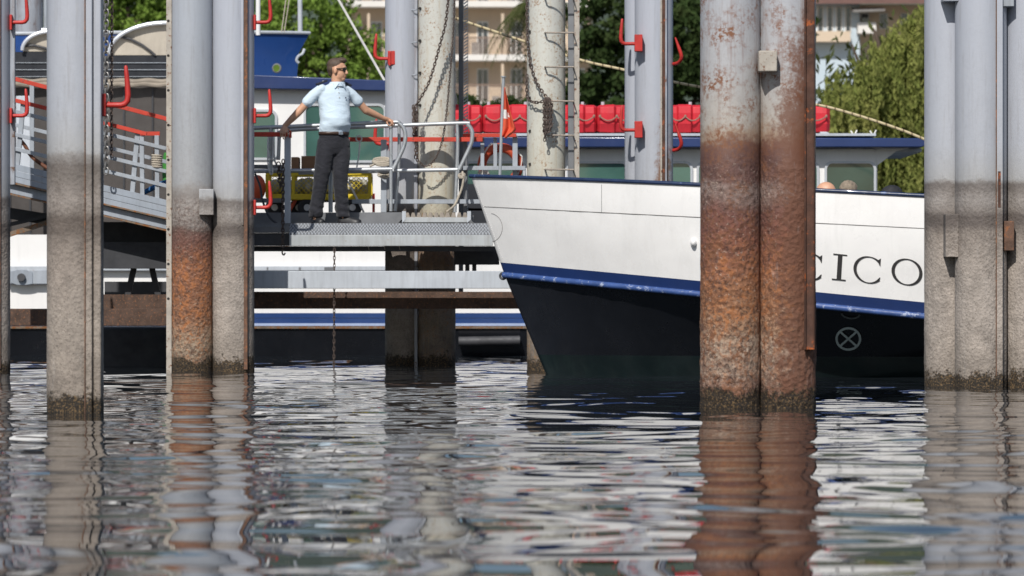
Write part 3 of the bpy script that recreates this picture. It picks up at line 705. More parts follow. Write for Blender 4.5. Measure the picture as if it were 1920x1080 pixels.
chain('rusty chain loop around the left edge of the ladder pile', smooth_path([P(988, 140, yd + .12), P(988, 180, yd + .10), P(996, 190, yd + .02), P(1010, 192, yd - .04), P(1027, 186, yd - .09)]), 'chain', 0.036)
b = MB()
for k in range(6):
    xx = 1020 + 3.0 * k + random.uniform(-0.6, 0.6)
    chain_mb(b, [P(1026 + (k - 2.5), 184, yd - .10), P(xx, 195, yd - .10 - 0.012 * (k % 2)), P(xx + random.uniform(-1, 1), 225, yd - .10), P(xx - 0.6, 240 + random.uniform(-6, 6), yd - .10), P(1023 + 0.5 * k, 250 + random.uniform(-3, 6), yd - .09)], 0.034)
chain_mb(b, [P(1022, 246, yd - .10), P(1021, 268, yd - .09)], 0.034)
tag(b.build('chain_bundle', M['chain'], None, at=P(1027, 186, yd)), 'thick bundle of rusty chain hanging from a ladder rung', 'chain')
chain('rusty chain ending in a hook below the landing stage edge', [P(531, 300, 44.28), P(530, 470, 44.28)], 'chain', 0.04)
chain('thin dark chain hanging under the landing stage into the water', [P(627, 466, 44.34), P(626, 700, 44.34)], 'chain', 0.040, w=0.36, wire=0.11)
hk = MB().tube(smooth_path([P(530, 468, 44.28), P(529, 474, 44.28), P(532, 478, 44.28), P(535, 474, 44.28)]), 0.008, 8)
tag(hk.build('chain_hook', M['chain'], None, at=P(530, 470, 44.28)), 'small steel hook at the lower end of the rusty chain', 'hook')

rope('long yellowish mooring rope slanting behind the piles to the right', smooth_path([P(840, 28, 48), P(880, 43, 48), P(990, 80, 48), P(1090, 113, 48), P(1170, 131, 48), P(1265, 154, 48), P(1400, 178, 48), P(1528, 196, 48), P(1600, 214, 48), P(1680, 240, 48), P(1740, 264, 48), P(1820, 300, 48)]), 0.016, 'ropey', n=8)
rope('pale stay line slanting down over the blue roof edge', [P(612, -40, 54), P(722, 153, 54)], 0.016, 'cordwhite', n=6)

# ------------------------------------------------------------------ front ferry (white bow)
YB = 41.4
class Row:
    def __init__(s, stem, zf, bf): s.stem = stem; s.z = zf; s.b = bf
def lvl(z0, slope, dmax=6.0): return lambda d: z0 + slope * (min(d, dmax) if d < dmax else dmax + (1 - math.exp(-(d - dmax))) * 0.5)
def beam(B, k): return lambda d: B * (1 - math.exp(-d / k))
rG = Row(P(883, 0, YB).x, lvl(1.961, -0.0555), beam(2.25, 2.0))
rW = Row(P(938, 0, YB).x, lvl(1.109, -0.097, 5.0), beam(2.20, 2.02))
rS = Row(P(946, 0, YB).x, lvl(0.985, -0.100, 5.0), beam(2.18, 2.05))
rB = Row(P(1008, 0, YB).x, lambda d: 0.20, beam(1.80, 3.0))
rL = Row(P(1026, 0, YB).x, lambda d: -0.02, beam(1.72, 3.2))
rK = Row(P(1040, 0, YB).x, lambda d: -0.65, beam(1.2, 4.5))
DS = [0, 0.03, 0.08, 0.15, 0.25, 0.4, 0.6, 0.8, 1.05, 1.3, 1.6, 1.9, 2.2, 2.6, 3.0, 3.4, 3.8, 4.2, 4.6, 5.0, 5.5, 6.0, 7.0, 8.0, 9.5]
HALF = 0.014
def hp(row, d, side): return Vector((row.stem + d, YB + side * (row.b(d) + HALF), row.z(d)))
def between(r0, r1, f, bulge=0.0):
    return Row(r0.stem * (1 - f) + r1.stem * f, lambda d: r0.z(d) * (1 - f) + r1.z(d) * f, lambda d: r0.b(d) * (1 - f) + r1.b(d) * f + bulge * 4 * f * (1 - f) * min(1, d))
def strip(rows):
    mb = MB()
    for side in (-1, 1): mb.grid([[hp(r_, d, side) for d in DS] for r_ in rows])
    mb.grid([[hp(r_, 0, -1), hp(r_, 0, 1)] for r_ in rows])          # stem bar
    mb.grid([[hp(r_, DS[-1], -1), hp(r_, DS[-1], 1)] for r_ in rows])
    return mb
fb = thing('passenger_boat', 'white passenger boat with raked bow, navy stripe and black bottom lettered CICO', 'boat', (1.5, YB, 0))
tops = [between(rG, rW, f, 0.03) for f in (0, .12, .25, .36, .5, .65, .8, 1)]
strip(tops).build('topside', M['white'], fb, smooth=60)
strip([rW, rS]).build('navy_stripe', M['navy'], fb, smooth=60)
strip([rS, between(rS, rB, .33), between(rS, rB, .66), rB]).build('bottom', M['blackhull'], fb, smooth=60)
strip([rB, rL, rK]).build('underwater_bottom', M['greenhull'], fb, smooth=60)
for nm, row, rad, mm, out in (('gunwale_cap', rG, 0.020, 'navycap', 0.0), ('rubbing_strake', rS, 0.030, 'strake', 0.012)):
    mb = MB()
    for side in (-1, 1):
        mb.tube([hp(row, d, side) + Vector((-0.01 if d == 0 else 0, side * out, 0.0)) for d in DS], rad, 10)
    mb.build(nm, M[mm], fb, smooth=60)
ROWS = [rG] + tops[1:-1] + [rW, rS, rB, rL, rK]
def hull_b(X, z):
    zs = []; bs = []
    for r_ in ROWS:
        d = max(0.0, X - r_.stem); zs.append(r_.z(d)); bs.append(r_.b(d))
    for i in range(len(zs) - 1):
        if zs[i] >= z >= zs[i + 1]:
            f = (zs[i] - z) / (zs[i] - zs[i + 1]); return bs[i] * (1 - f) + bs[i + 1] * f
    return bs[0] if z > zs[0] else bs[-1]
mb = MB()
def inside(d, dz, side):
    X_ = rG.stem + 0.06 + d; z_ = rG.z(d) - dz
    return Vector((X_ + 0.35 * dz, YB + side * max(0.004, hull_b(X_ + 0.35 * dz, z_) - 0.05), z_))
mb.grid([[inside(d, 0.72, s_) for d in DS[:-1]] for s_ in (-1, 1)]); mb.build('foredeck', M['greysteel'], fb)
mb = MB()
for side in (-1, 1): mb.grid([[inside(d, dz, side) for d in DS[:-1]] for dz in (0.0, 0.2, 0.4, 0.6, 0.72)])
mb.build('bulwark_lining', M['white2'], fb)
def on_hull(px, py, proud=0.004):
    Yh = 40.0
    for _ in range(8):
        p = P(px, py, Yh); Yh = YB - HALF - hull_b(p.x, p.z)
    p = P(px, py, Yh); p.y -= proud
    return p
def hull_ribbon(centre, halfw, m, name, proud=0.006, closed=False):
    """lettering or a mark lying on the plating: pairs of outline points, given a small thickness"""
    a = []; bpts = []
    mb = MB(); top = [on_hull(x - nx * h, y - ny * h, proud) for (x, y), (nx, ny), h in zip(centre[0], centre[1], halfw)]
    bot = [on_hull(x + nx * h, y + ny * h, proud) for (x, y), (nx, ny), h in zip(centre[0], centre[1], halfw)]
    mb.grid([top, bot]); 
    back = Vector((0, 0.004, 0))
    mb.grid([[p + back for p in bot], [p + back for p in top]]); mb.grid([bot, [p + back for p in bot]]); mb.grid([[p + back for p in top], top])
    return mb
def arc_letter(mbout, cx, cy, rx, ry, a0, a1, thick, thin, sk=0.10, n=44):
    C = []; Nn = []; Hw = []
    for i in range(n + 1):
        q = a0 + (a1 - a0) * i / n
        x = cx + rx * math.cos(q); y = cy - ry * math.sin(q)
        nx, ny = math.cos(q) / rx, -math.sin(q) / ry; l_ = math.hypot(nx, ny); nx /= l_; ny /= l_
        hw = (thin + (thick - thin) * abs(math.cos(q + 0.12)) ** 1.5) / 2
        C.append((x, y + sk * (x - cx))); Nn.append((nx, ny)); Hw.append(hw)
    return hull_ribbon((C, Nn), Hw, None, None)
def quad_letter(pts):
    ps = [on_hull(x, y, 0.006) for x, y in pts]; return MB().prism(ps, (0, 0.004, 0))
def letter_C(cx, cy, w, h):
    mb = arc_letter(None, cx, cy, w, h, R(42), R(318), 6.0, 1.6)
    sk = 0.10
    x1 = cx + w * math.cos(R(42)); y1 = cy - h * math.sin(R(42)) + sk * (x1 - cx)
    s = quad_letter([(x1 - 3, y1 - 3), (x1 + 3.2, y1 - 7), (x1 + 2.2, y1 + 8), (x1 + 0.2, y1 + 5)]); mb.add(s.v, s.f)
    x2 = cx + w * math.cos(R(318)); y2 = cy - h * math.sin(R(318)) + sk * (x2 - cx)
    s = quad_letter([(x2 - 2, y2 - 1.5), (x2 + 1.5, y2 - 4.5), (x2 + 2.2, y2 - 2.5), (x2 - 1.0, y2 + 1.5)]); mb.add(s.v, s.f)
    return mb
def letter_I(cx, cy, h):
    sl = -0.06; sk = 0.10
    f = lambda x, y: (cx + x + sl * y * -1 * -1, cy + y + sk * x)
    mb = MB()
    for poly in ([(-4.2, -h + 1.5), (4.2, -h + 1.5), (4.2, h - 1.5), (-4.2, h - 1.5)], [(-13, -h), (13, -h), (13, -h + 2.2), (-13, -h + 2.2)], [(-13, h - 2.2), (13, h - 2.2), (13, h), (-13, h)]):
        s = quad_letter([f(x, y) for x, y in poly]); mb.add(s.v, s.f)
    return mb
letter_C(1519, 500, 26, 25).build('letter', M['letter'], fb, smooth=0)
letter_I(1574, 501, 24.5).build('letter', M['letter'], fb, smooth=0)
letter_C(1629, 506, 26, 24.5).build('letter', M['letter'], fb, smooth=0)
arc_letter(None, 1700.5, 510, 26, 24, 0, 2 * math.pi, 6.2, 1.8).build('letter', M['letter'], fb, smooth=0)
# bow thruster mark and a faded bulb mark on the black bottom
mb = arc_letter(None, 1590.5, 635.5, 22, 20, 0, 2 * math.pi, 4.2, 4.2, 0.0)
for sx in (-1, 1):
    dx, dy = 15.5 * sx, 13.5; ln = math.hypot(dx, dy); nx, ny = -dy / ln * 1.9, dx / ln * 1.9
    s = quad_letter([(1590.5 - dx + nx, 635.5 - dy + ny), (1590.5 + dx + nx, 635.5 + dy + ny), (1590.5 + dx - nx, 635.5 + dy - ny), (1590.5 - dx - nx, 635.5 - dy - ny)])
    if sx > 0: s = MB().add([Vector(v) + Vector((0, -0.002, 0)) for v in s.v], s.f)
    mb.add(s.v, s.f)
mb.build('thruster_mark', M['mark'], fb, smooth=0)
mb = arc_letter(None, 1595, 588, 17, 9, R(185), R(355), 3.0, 3.0, 0.06); mb.build('faded_mark', M['markold'], fb, smooth=0)
# weld seams, rivet lines, stem circle, fairlead
def seam(pts, r=0.0035):
    return MB().tube([on_hull(x, y, 0.0) for x, y in pts], r, 6)
seam([(908 + i * 20, 387.5 + i * 20 * 0.0495) for i in range(46)]).build('weld_seam', M['weld'], fb)
seam([(1128, 346 + i * 4) for i in range(14)], 0.002).build('weld_seam', M['markold'], fb)
mb = MB()
for i in range(42):
    f = i / 41; x = 890 + 50 * f; y = 348 + 135 * f
    mb.ell(on_hull(x + 2.0, y, 0.0), (0.005, 0.003, 0.005), n=6, m=4)
tag(mb.build('rivets', M['white2'], fb), kind='stuff')
seam([(918 + 24 * math.sin(q), 427 - 27 * math.cos(q)) for q in [R(a) for a in range(8, 176, 8)]], 0.0028).build('weld_ring', M['weld'], fb)
p = on_hull(1300, 455, 0); MB().ell(p + Vector((0, -0.01, 0)), (0.03, 0.05, 0.04)).build('light_boss', M['white2'], fb)
q = Vector((rS.stem - 0.015, YB, rS.z(0) - 0.01)); MB().ring(q, 0.030, 0.012, (0.3, 1, 0), 20, 8).build('fairlead', M['darksteel'], fb)
# jack staff
q0 = P(937, 335, YB - 0.05); q1 = P(944, 145, YB - 0.05)
MB().tube([q0 + Vector((0, 0, -0.4)), q0, q1], 0.016, 12).build('jack_staff', M['galv'], fb)
MB().tube([q1, q1 + Vector((0.001, 0, 0.012))], 0.028, 12).build('staff_cap', M['galv'], fb)
# deck hatch bench for the passengers
MB().span((3.0, 41.2, 1.05), (4.6, 41.9, 1.30)).build('bench', M['white2'], fb, bevel=0.01)
# flag, hanging limp
def flag():
    rows = []; n = 16; m_ = 22
    for j in range(m_ + 1):
        v = j / m_; row = []
        top = 163 + 93 * v
        wid = (3 + 24 * min(1, v * 1.15) ** 1.2) if v < 0.82 else 27 - 20 * (v - 0.82) / 0.18
        for i in range(n + 1):
            u = i / n
            x = 945 - 4 * v + wid * u
            y = top + 4 * u * u
            row.append(P(x, y, YB - 0.05) + Vector((0, 0.035 * math.sin(u * 9 + v * 4) * (0.3 + u), 0)))
        rows.append(row)
    mb = MB(); mb.grid(rows)
    mb.m = [1 if (0.44 < (k // n) / m_ < 0.62 and 0.10 < ((k % n) / n) < 0.78 - abs((k // n) / m_ - 0.53) * 5) else 0 for k in range(len(mb.f))]
    o = mb.build('flag', [M['flag'], M['flagw']], None, at=q1, smooth=60, keep=True)
    s = o.modifiers.new('thickness', 'SOLIDIFY'); s.thickness = 0.003
    tag(o, 'limp orange red flag with a white patch on the jack staff', 'flag')
flag()

# ------------------------------------------------------------------ ferry moored behind
YF = 53.0
ff = thing('ferry', 'long white ferry behind the piles with blue roof edges and green windows', 'ferry', (0, YF + 2, 0))
zz = lambda py, Y=YF: P(0, py, Y).z
XL = -9.0; XR = P(1690, 0, YF).x
def hullside(za, zb, ya, yb, m, name):
    MB().prism([(XL, YF + ya, za), (XR, YF + ya, za), (XR, YF + yb, zb), (XL, YF + yb, zb)], (0, 4.0, 0)).build(name, m, ff)
hullside(zz(440), zz(587), 0, 0.0, M['white2'], 'hull_side')
hullside(zz(587) - 0.001, zz(596), -0.012, -0.012, M['stripeblue'], 'blue_stripe')
hullside(zz(597), zz(606), -0.014, -0.014, M['stripeblue'], 'blue_stripe')
hullside(zz(596) - 0.0005, zz(597) + 0.0005, -0.002, -0.002, M['paleblue'], 'pale_line')
hullside(zz(606) - 0.001, zz(611), -0.03, -0.03, M['paleblue'], 'pale_line')
hullside(zz(611) - 0.001, zz(616), -0.025, -0.02, M['rustedge'], 'rusty_strake')
hullside(zz(616) - 0.001, -0.7, -0.0, 0.5, M['blackhull'], 'bottom')
MB().tube([(P(860, 0, YF).x, YF - 0.02, zz(640)), (P(975, 0, YF).x, YF - 0.02, zz(638))], 0.06, 12).build('skeg_pipe', M['darksteel'], ff)
MB().span((XL, YF - 0.10, zz(508)), (P(742, 0, YF).x, YF, zz(499))).build('rubbing_ledge', M['palebeam'], ff, bevel=0.01)
for a, b_ in ((500, 503), (560, 564), (608, 628)):
    MB().span((P(a, 0, YF - .11).x, YF - 0.104, zz(507)), (P(b_, 0, YF - .11).x, YF - 0.1, zz(501))).build('ledge_patch', M['kick'], ff)
MB().span((P(16, 0, YF).x, YF - 0.12, zz(533)), (P(96, 0, YF).x, YF, zz(506))).build('fender_beam', M['greysteel'], ff, bevel=0.01)
mb = MB(); q = P(40, 520, YF - 0.16)
mb.prism([q + Vector((a * 0.007, 0.03, b_ * 0.007)) for a, b_ in ((-20, 10), (-8, 14), (8, 14), (20, 9), (20, -12), (8, -14), (-8, -14), (-20, -10))], (0, 0.05, 0)); mb.build('fender_bracket', M['girder'], ff, bevel=0.006)
MB().tube([q + Vector((0, 0.03, 0)), q + Vector((0, -0.02, 0))], 0.05, 14).build('bolt', M['darksteel'], ff)
# wheelhouse block on the left
wl, wr = P(430, 0, YF).x, P(835, 0, YF).x
MB().prism([(wl, YF, zz(440)), (wr, YF, zz(440)), (wr, YF, zz(168)), (wl, YF, zz(160))], (0, 3.6, 0)).build('wheelhouse_wall', M['white2'], ff)
MB().prism([P(420, 165, YF - .2), P(850, 172, YF - .2), P(850, 156, YF - .2), P(420, 138, YF - .2)], (0, 4.0, 0)).build('wheelhouse_roof', M['navy'], ff, bevel=0.01)
# lower saloon on the right
cl, cr = P(840, 0, YF).x, P(1645, 0, YF).x
MB().span((cl, YF, zz(440)), (cr, YF + 3.4, zz(277))).build('saloon_wall', M['white2'], ff, bevel=0.02)
rf = MB().prism([P(842, 276, YF - .28), P(1728, 276, YF - .28), P(1736, 273, YF - .28), P(1736, 262, YF - .28), P(1728, 259, YF - .28), P(842, 256, YF - .28)], (0, 4.0, 0)); rf.build('saloon_roof', M['navy'], ff, bevel=0.012)
MB().prism([P(1645, 310, YF), P(1640, 277.5, YF), P(1705, 277.5, YF), P(1680, 284, YF)], (0, 3.3, 0)).build('roof_bracket', M['white2'], ff)
MB().span((P(1675, 0, YF).x, YF + .1, zz(284)), (P(1730, 0, YF).x, YF + 3.0, zz(278))).build('ceiling_panel', M['palebeam'], ff)
MB().span((P(842, 0, YF).x, YF - .2, zz(255.8)), (P(1640, 0, YF).x, YF + 3.4, zz(251))).build('roof_rail_base', M['palebeam'], ff)
for px in (1600, 1636):
    MB().tube(smooth_path([P(px - 5, 245, YF), P(px - 2, 250, YF), P(px, 257, YF)], 4), 0.011, 6).build('roof_horn', M['cordwhite'], ff)
    MB().tube(smooth_path([P(px + 7, 244, YF), P(px + 4, 250, YF), P(px + 3, 257, YF)], 4), 0.011, 6).build('roof_horn', M['cordwhite'], ff)
MB().prism([P(1538, 247, YF), P(1550, 247, YF), P(1567, 256, YF), P(1538, 256, YF)], (0, 0.4, 0)).build('float_cradle', M['palebeam'], ff)
def rrect(x0, y0, x1, y1, r, Y, n=6):
    pts = []
    for cx, cy, a in ((x1 - r, y0 + r, 0), (x0 + r, y0 + r, 90), (x0 + r, y1 - r, 180), (x1 - r, y1 - r, 270)):
        for i in range(n + 1):
            q = R(a + 90 * i / n); pts.append(P(cx + r * math.cos(q), cy - r * math.sin(q), Y))
    return pts
def window(x0, y0, x1, y1, glass='glass', fw=4.5):
    outer = rrect(x0, y0, x1, y1, 14, YF - 0.03); inner = rrect(x0 + fw, y0 + fw, x1 - fw, y1 - fw, 11, YF - 0.03); n = len(outer)
    mb = MB(); off = Vector((0, 0.06, 0))
    vs = outer + inner + [p + off for p in inner] + [p + off for p in outer]
    fs = []
    for i in range(n):
        j = (i + 1) % n
        fs += [(i, j, n + j, n + i), (n + i, n + j, 2 * n + j, 2 * n + i), (i, 3 * n + i, 3 * n + j, j)]
    mb.add(vs, fs); w = mb.build('window', M['frame'], ff)
    MB().prism([p + Vector((0, 0.018, 0)) for p in inner], (0, 0.006, 0)).build('pane', M[glass], w)
window(569, 194, 724, 305)
window(432, 205, 520, 300)
for a, b_ in ((868, 985), (1062, 1180), (1186, 1299), (1306, 1420), (1428, 1536)): window(a, 302, b_, 395)
window(1546, 302, 1643, 395, 'glassdk2')
# flat dark panel on the ferry side left of the bow
MB().span(P(868, 430, YF - .03), P(935, 345, YF + .0)).build('dark_side_panel', M['navydark'], ff)
MB().tube([P(484, 66, YF + 1), P(484, -60, YF + 1)], 0.03, 10).build('mast', M['white2'], ff)
for (a, b_) in ((528, 540), (533, 547)):
    rope('thin grey stay line rising from the blue prow' + (' nearer the jack staff' if a > 530 else ' farther from the jack staff'), [P(a, 60, 58), P(b_ , -30, 58)], 0.008, 'rope', n=5)

# red buoyant floats on the saloon roof
spans = [(800, 905), (905.6, 1012), (1012.6, 1119), (1119.6, 1225), (1225.6, 1317), (1317.6, 1421), (1421.6, 1556)]
lab = ['red buoyant float on the saloon roof behind the zigzag rack post', 'red buoyant float on the roof behind the flag', 'red buoyant float on the roof behind the ladder pile', 'red buoyant float on the roof left of the blue grey hooked pile', 'red buoyant float on the roof right of the blue grey hooked pile', 'red buoyant float on the roof hidden mostly by the rusted pile', 'red buoyant float at the right end of the saloon roof']
for (a, b_), lb in zip(spans, lab):
    y0, y1 = 196, 249; Yf = YF + 0.15
    t = thing('life_float', lb, 'float', P((a + b_) / 2, y1, Yf + 0.3), 'red floats on the ferry roof')
    mb = MB(); wpx = b_ - a
    ys = [(0.0, 0.0, 5), (0.10, -0.10, 1), (0.45, -0.11, 0), (0.62, -0.11, 0), (0.90, -0.10, 1), (1.0, 0.0, 5)]
    # faceted block: end chamfers and two raised ribs
    def sect(x, dy, cut):
        p = lambda py, d: Vector((P(x, 0, Yf).x, Yf + d, P(0, py, Yf).z))
        return [p(y0 + cut + 4, dy), p(y0 + cut, dy + 0.05), p(y0 + cut, 0.55 - dy), p(y1 - cut, 0.55 - dy), p(y1 - cut, dy + 0.04), p((y0 + y1) / 2 + 10, dy - 0.015), p((y0 + y1) / 2 - 10, dy - 0.015)]
    xs_ = [0.0, 0.05, 0.30, 0.335, 0.47, 0.505, 0.76, 0.795, 0.95, 1.0]; dys = [-0.01, -0.08, -0.09, -0.05, -0.05, -0.10, -0.10, -0.055, -0.07, -0.01]; cts = [3, 1, 0, 1, 1, 0, 0, 1, 1, 3]
    mb.loft([sect(a + wpx * u, d_, c_) for u, d_, c_ in zip(xs_, dys, cts)]); mb.build('float_body', M['float'], t, smooth=0, bevel=0.008)
    pts = []
    for k in range(3):
        u0 = 0.05 + 0.30 * k; u1 = u0 + 0.30
        pts += hang(P(a + wpx * u0, 218, Yf - .13), P(a + wpx * u1, 218, Yf - .13), 0.055, 8)[:-1]
    pts.append(P(a + wpx * 0.95, 218, Yf - .13))
    MB().tube(pts, 0.009, 6).build('grab_rope', M['grab'], t)
    for k in range(4): MB().ell(P(a + wpx * (0.05 + 0.30 * k), 218, Yf - .125), (0.017, 0.016, 0.022), n=8, m=6).build('rope_knot', M['grab'], t)
    for u in (0.1, 0.75): MB().tube([P(a + wpx * u, 197, Yf + .2), P(a + wpx * u, 191, Yf + .2)], 0.022, 8).build('lug', M['palebeam'], t)
# cradle legs under the floats are hidden by the rail base

# blue prow of another boat further back
Yp = 59.0
bb = thing('blue_boat', 'blue ship prow rising above the ferry roof left of the man', 'boat', P(480, 700, Yp + 1))
mb = MB()
prof = [(581, 62), (560, 100), (557, 142), (552, 260), (545, 560), (540, 700)]
def prow(yf, back, px0, py): return
rows = []
for (px, py) in prof:
    st = P(px, py, Yp + 1.0)
    row = []
    for d, bfrac in ((6.0, 1.4), (4.0, 1.25), (2.5, 1.0), (1.5, 0.75), (0.8, 0.47), (0.3, 0.2), (0, 0.015)):
        row.append(Vector((st.x - d, st.y - bfrac, st.z + (0.0 if py > 62 else -0.02 * d))))
    row += [Vector((v.x, 2 * st.y - v.y, v.z)) for v in reversed(row)]
    rows.append(row)
mb.grid(rows); mb.build('hull', M['blue'], bb, smooth=50)
top = rows[0]; MB().tube(top, 0.025, 8).build('gunwale_cap', M['palebeam'], bb)
MB().ring(P(519, 128, Yp + 0.22), 0.055, 0.016, (0.2, 1, 0), 20, 8).build('hawse_ring', M['kick'], bb)
MB().tube([P(519, 128, Yp + 0.26), P(519, 128, Yp + 0.20)], 0.05, 16).build('hawse_hole', M['pine'], bb)
q = P(563, 108, Yp + 0.85); MB().tube(smooth_path([q + Vector((.06, 0, .12)), q + Vector((.03, -.03, .05)), q + Vector((-.02, -.05, .02)), q + Vector((-.05, -.05, -.04)), q + Vector((-.02, -.04, -.08))], 5), 0.022, 8).build('anchor', M['palebeam'], bb)
MB().tube([P(563, 66, Yp + 1), P(562, -50, Yp + 1)], 0.035, 10).build('jack_staff', M['alu'], bb)

# ------------------------------------------------------------------ landing stage
ls = thing('landing_stage', 'grey steel landing stage with mesh edge and handrails under the man', 'landing stage', P(700, 690, 45))
zdeck = 1.545
xa, xb = P(478, 0, 44.4).x, P(924, 0, 44.4).x
MB().span((P(400, 0, 44.6).x, 44.46, zdeck - 0.05), (xb, 45.22, zdeck)).build('deck_plate', M['kick'], ls)
MB().span((P(400, 0, 44.6).x, 45.221, zdeck - 0.05), (P(716, 0, 45.3).x, 46.6, zdeck - 0.001)).build('deck_plate', M['kick'], ls)
x5 = P(543, 0, 44.4).x
# expanded-metal strip: sloping backing and raised diamond strands
mz0, mz1 = P(0, 440, 44.34).z, zdeck - 0.008
a_, b_ = Vector((x5, 44.33, mz0)), Vector((x5, 44.44, mz1))
MB().prism([(x5, 44.335, mz0), (xb, 44.335, mz0), (xb, 44.455, mz1), (x5, 44.455, mz1)], (0, 0.02, -0.01)).build('edge_plate', M['kick'], ls)
ms = MB(); n = 62; wd = (xb - x5) / n
up = Vector((0, 44.452 - 44.332, mz1 - mz0))
for r_ in range(3):
    for i in range(n):
        q0 = Vector((x5 + wd * i, 44.328, mz0)) + up * (r_ / 3); q1 = q0 + Vector((wd / 2, 0, 0)) + up / 3; q2 = q0 + Vector((wd, 0, 0))
        ms.bar(q0, q1, 0.004, 0.007, up=(0, -1, 0.9)); ms.bar(q1, q2, 0.0042, 0.0072, up=(0, -1, 0.9))
tag(ms.build('expanded_mesh', M['palebeam'], ls, smooth=0), kind='stuff')
MB().span((x5, 44.322, P(0, 461, 44.33).z), (xb, 44.40, mz0 - 0.002)).build('fascia_beam', M['fascia'], ls, bevel=0.004)
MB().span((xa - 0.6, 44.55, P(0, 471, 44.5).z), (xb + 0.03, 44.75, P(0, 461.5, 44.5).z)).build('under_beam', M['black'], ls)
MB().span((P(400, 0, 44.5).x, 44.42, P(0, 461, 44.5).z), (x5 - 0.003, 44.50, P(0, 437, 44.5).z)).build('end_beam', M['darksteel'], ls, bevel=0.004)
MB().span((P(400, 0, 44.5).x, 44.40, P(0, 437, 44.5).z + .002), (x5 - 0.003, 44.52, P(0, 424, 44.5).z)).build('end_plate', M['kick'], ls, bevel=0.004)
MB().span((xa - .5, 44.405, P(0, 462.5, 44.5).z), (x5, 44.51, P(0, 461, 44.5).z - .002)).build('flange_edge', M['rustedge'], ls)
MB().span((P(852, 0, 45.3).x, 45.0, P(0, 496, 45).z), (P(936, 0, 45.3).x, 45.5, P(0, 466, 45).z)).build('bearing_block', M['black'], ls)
for px in (872, 885): MB().span((P(px, 0, 45).x, 45.1, P(0, 512, 45).z), (P(px + 8, 0, 45).x, 45.2, P(0, 496, 45).z - .001)).build('bearing_leg', M['darksteel'], ls)
for px in (690, 720, 748): MB().tube([P(px, 461, 44.36), P(px + 2, 468, 44.5)], 0.004, 6).build('bolt', M['rung'], ls)
# kick plate and step
Yk = 44.95
MB().prism([P(400, 419.5, Yk), P(746, 419.5, Yk), P(756, 409, Yk), P(756, 398, Yk), P(400, 399, Yk)], (0, 0.05, 0)).build('kick_plate', M['kick'], ls, bevel=0.003)
Ys = 44.85
st = MB().span(P(757, 417, Ys), P(878, 408, Ys + .30)); st.build('step_edge', M['fascia'], ls, bevel=0.004)
st = MB()
for i in range(11):
    x = 759 + i * 10.8; st.prism([P(x, 407.6, Ys), P(x + 9.5, 407.6, Ys), P(x + 7.0, 398.5, Ys), P(x + 2.5, 398.5, Ys)], (0, 0.28, 0))
st.build('step_tread', M['rung'], ls)
for px in (754, 876): MB().prism([P(px, 418, Ys - .004), P(px + 7, 411, Ys - .004), P(px + 7, 396, Ys - .004), P(px, 396, Ys - .004)], (0, 0.03, 0)).build('step_bracket', M['palebeam'], ls)

def rail(parent, pts, r=0.0225, name='rail', m='galv', k=6):
    return MB().tube(smooth_path(pts, k), r, 12).build(name, M[m], parent, smooth=60)
Y1, Y2 = 45.0, 45.18
ra = rail(ls, [P(400, 243, Y1), P(478, 240, Y1), P(600, 235, Y1), P(735, 229, Y1), P(748, 231, Y1), P(758, 243, Y1), P(760, 260, Y1), P(755, 280, Y1), P(737, 318, Y1)], name='handrail')
rail(ra, [P(733, 229, Y1), P(733, 280, Y1), P(733, 396, Y1)], 0.019, 'post')
rail(ra, [P(621, 318, Y1), P(620, 360, Y1), P(620, 398, Y1)], 0.024, 'post')
rail(ra, [P(508, 240, Y1), P(508, 300, Y1), P(508, 320, Y1)], 0.02, 'post')
rail(ra, [P(522, 300, Y1), P(524, 245, Y1)], 0.02, 'post')
rail(ra, [P(400, 322, Y1), P(560, 320, Y1), P(735, 317, Y1)], 0.0225, 'mid_rail')
rb = rail(ls, [P(520, 249, Y2), P(560, 243, Y2), P(700, 237, Y2), P(865, 231, Y2), P(877, 234, Y2), P(885, 246, Y2), P(885, 262, Y2), P(880, 278, Y2), P(861, 318, Y2)], name='handrail')
rail(rb, [P(857, 232, Y2), P(858, 280, Y2), P(853, 398, Y2)], 0.019, 'post')
rail(rb, [P(748, 236, Y2), P(748, 300, Y2), P(741, 396, Y2)], 0.018, 'post')
rail(rb, [P(560, 324, Y2), P(700, 321, Y2), P(858, 318, Y2)], 0.0225, 'mid_rail')
rail(rb, [P(860, 318, Y2), P(858, 330, Y2), P(855, 345, Y2)], 0.016, 'brace')
# square gate post with a red arm
gp = MB().span(P(533, 423, 44.50), P(545.5, 252, 44.57)); gpo = gp.build('gate_post', M['palebeam'], ls, bevel=0.003)
MB().span(P(400, 256, 44.49), P(541.5, 248, 44.58)).build('gate_arm', M['redrail'], ls, bevel=0.003)
MB().span(P(541.8, 258, 44.488), P(547, 246, 44.582)).build('gate_cap', M['redrail'], ls)
# fence with red top rail behind
Yr = 45.26
MB().span(P(652, 265.5, Yr), P(905, 257.5, Yr + .05)).build('red_rail', M['redrail'], ls, bevel=0.003)
MB().span(P(868, 257, Yr + .06), P(968, 250.5, Yr + .12)).build('red_rail', M['redrail'], ls, bevel=0.003)
MB().span(P(868, 319, Yr + .06), P(985, 311.5, Yr + .12)).build('fence_rail', M['greysteel'], ls, bevel=0.003)
MB().span(P(660, 382, Yr), P(900, 374, Yr + .06)).build('fence_rail', M['greysteel'], ls, bevel=0.003)
MB().span(P(476, 316.5, Yr), P(530, 309, Yr + .05)).build('fence_rail', M['kick'], ls, bevel=0.003)
MB().span(P(476, 380, Yr), P(535, 372, Yr + .05)).build('fence_rail', M['kick'], ls, bevel=0.003)
MB().span(P(714, 398, Yr - .06), P(725, 262, Yr - .01)).build('fence_post', M['greysteel'], ls, bevel=0.003)
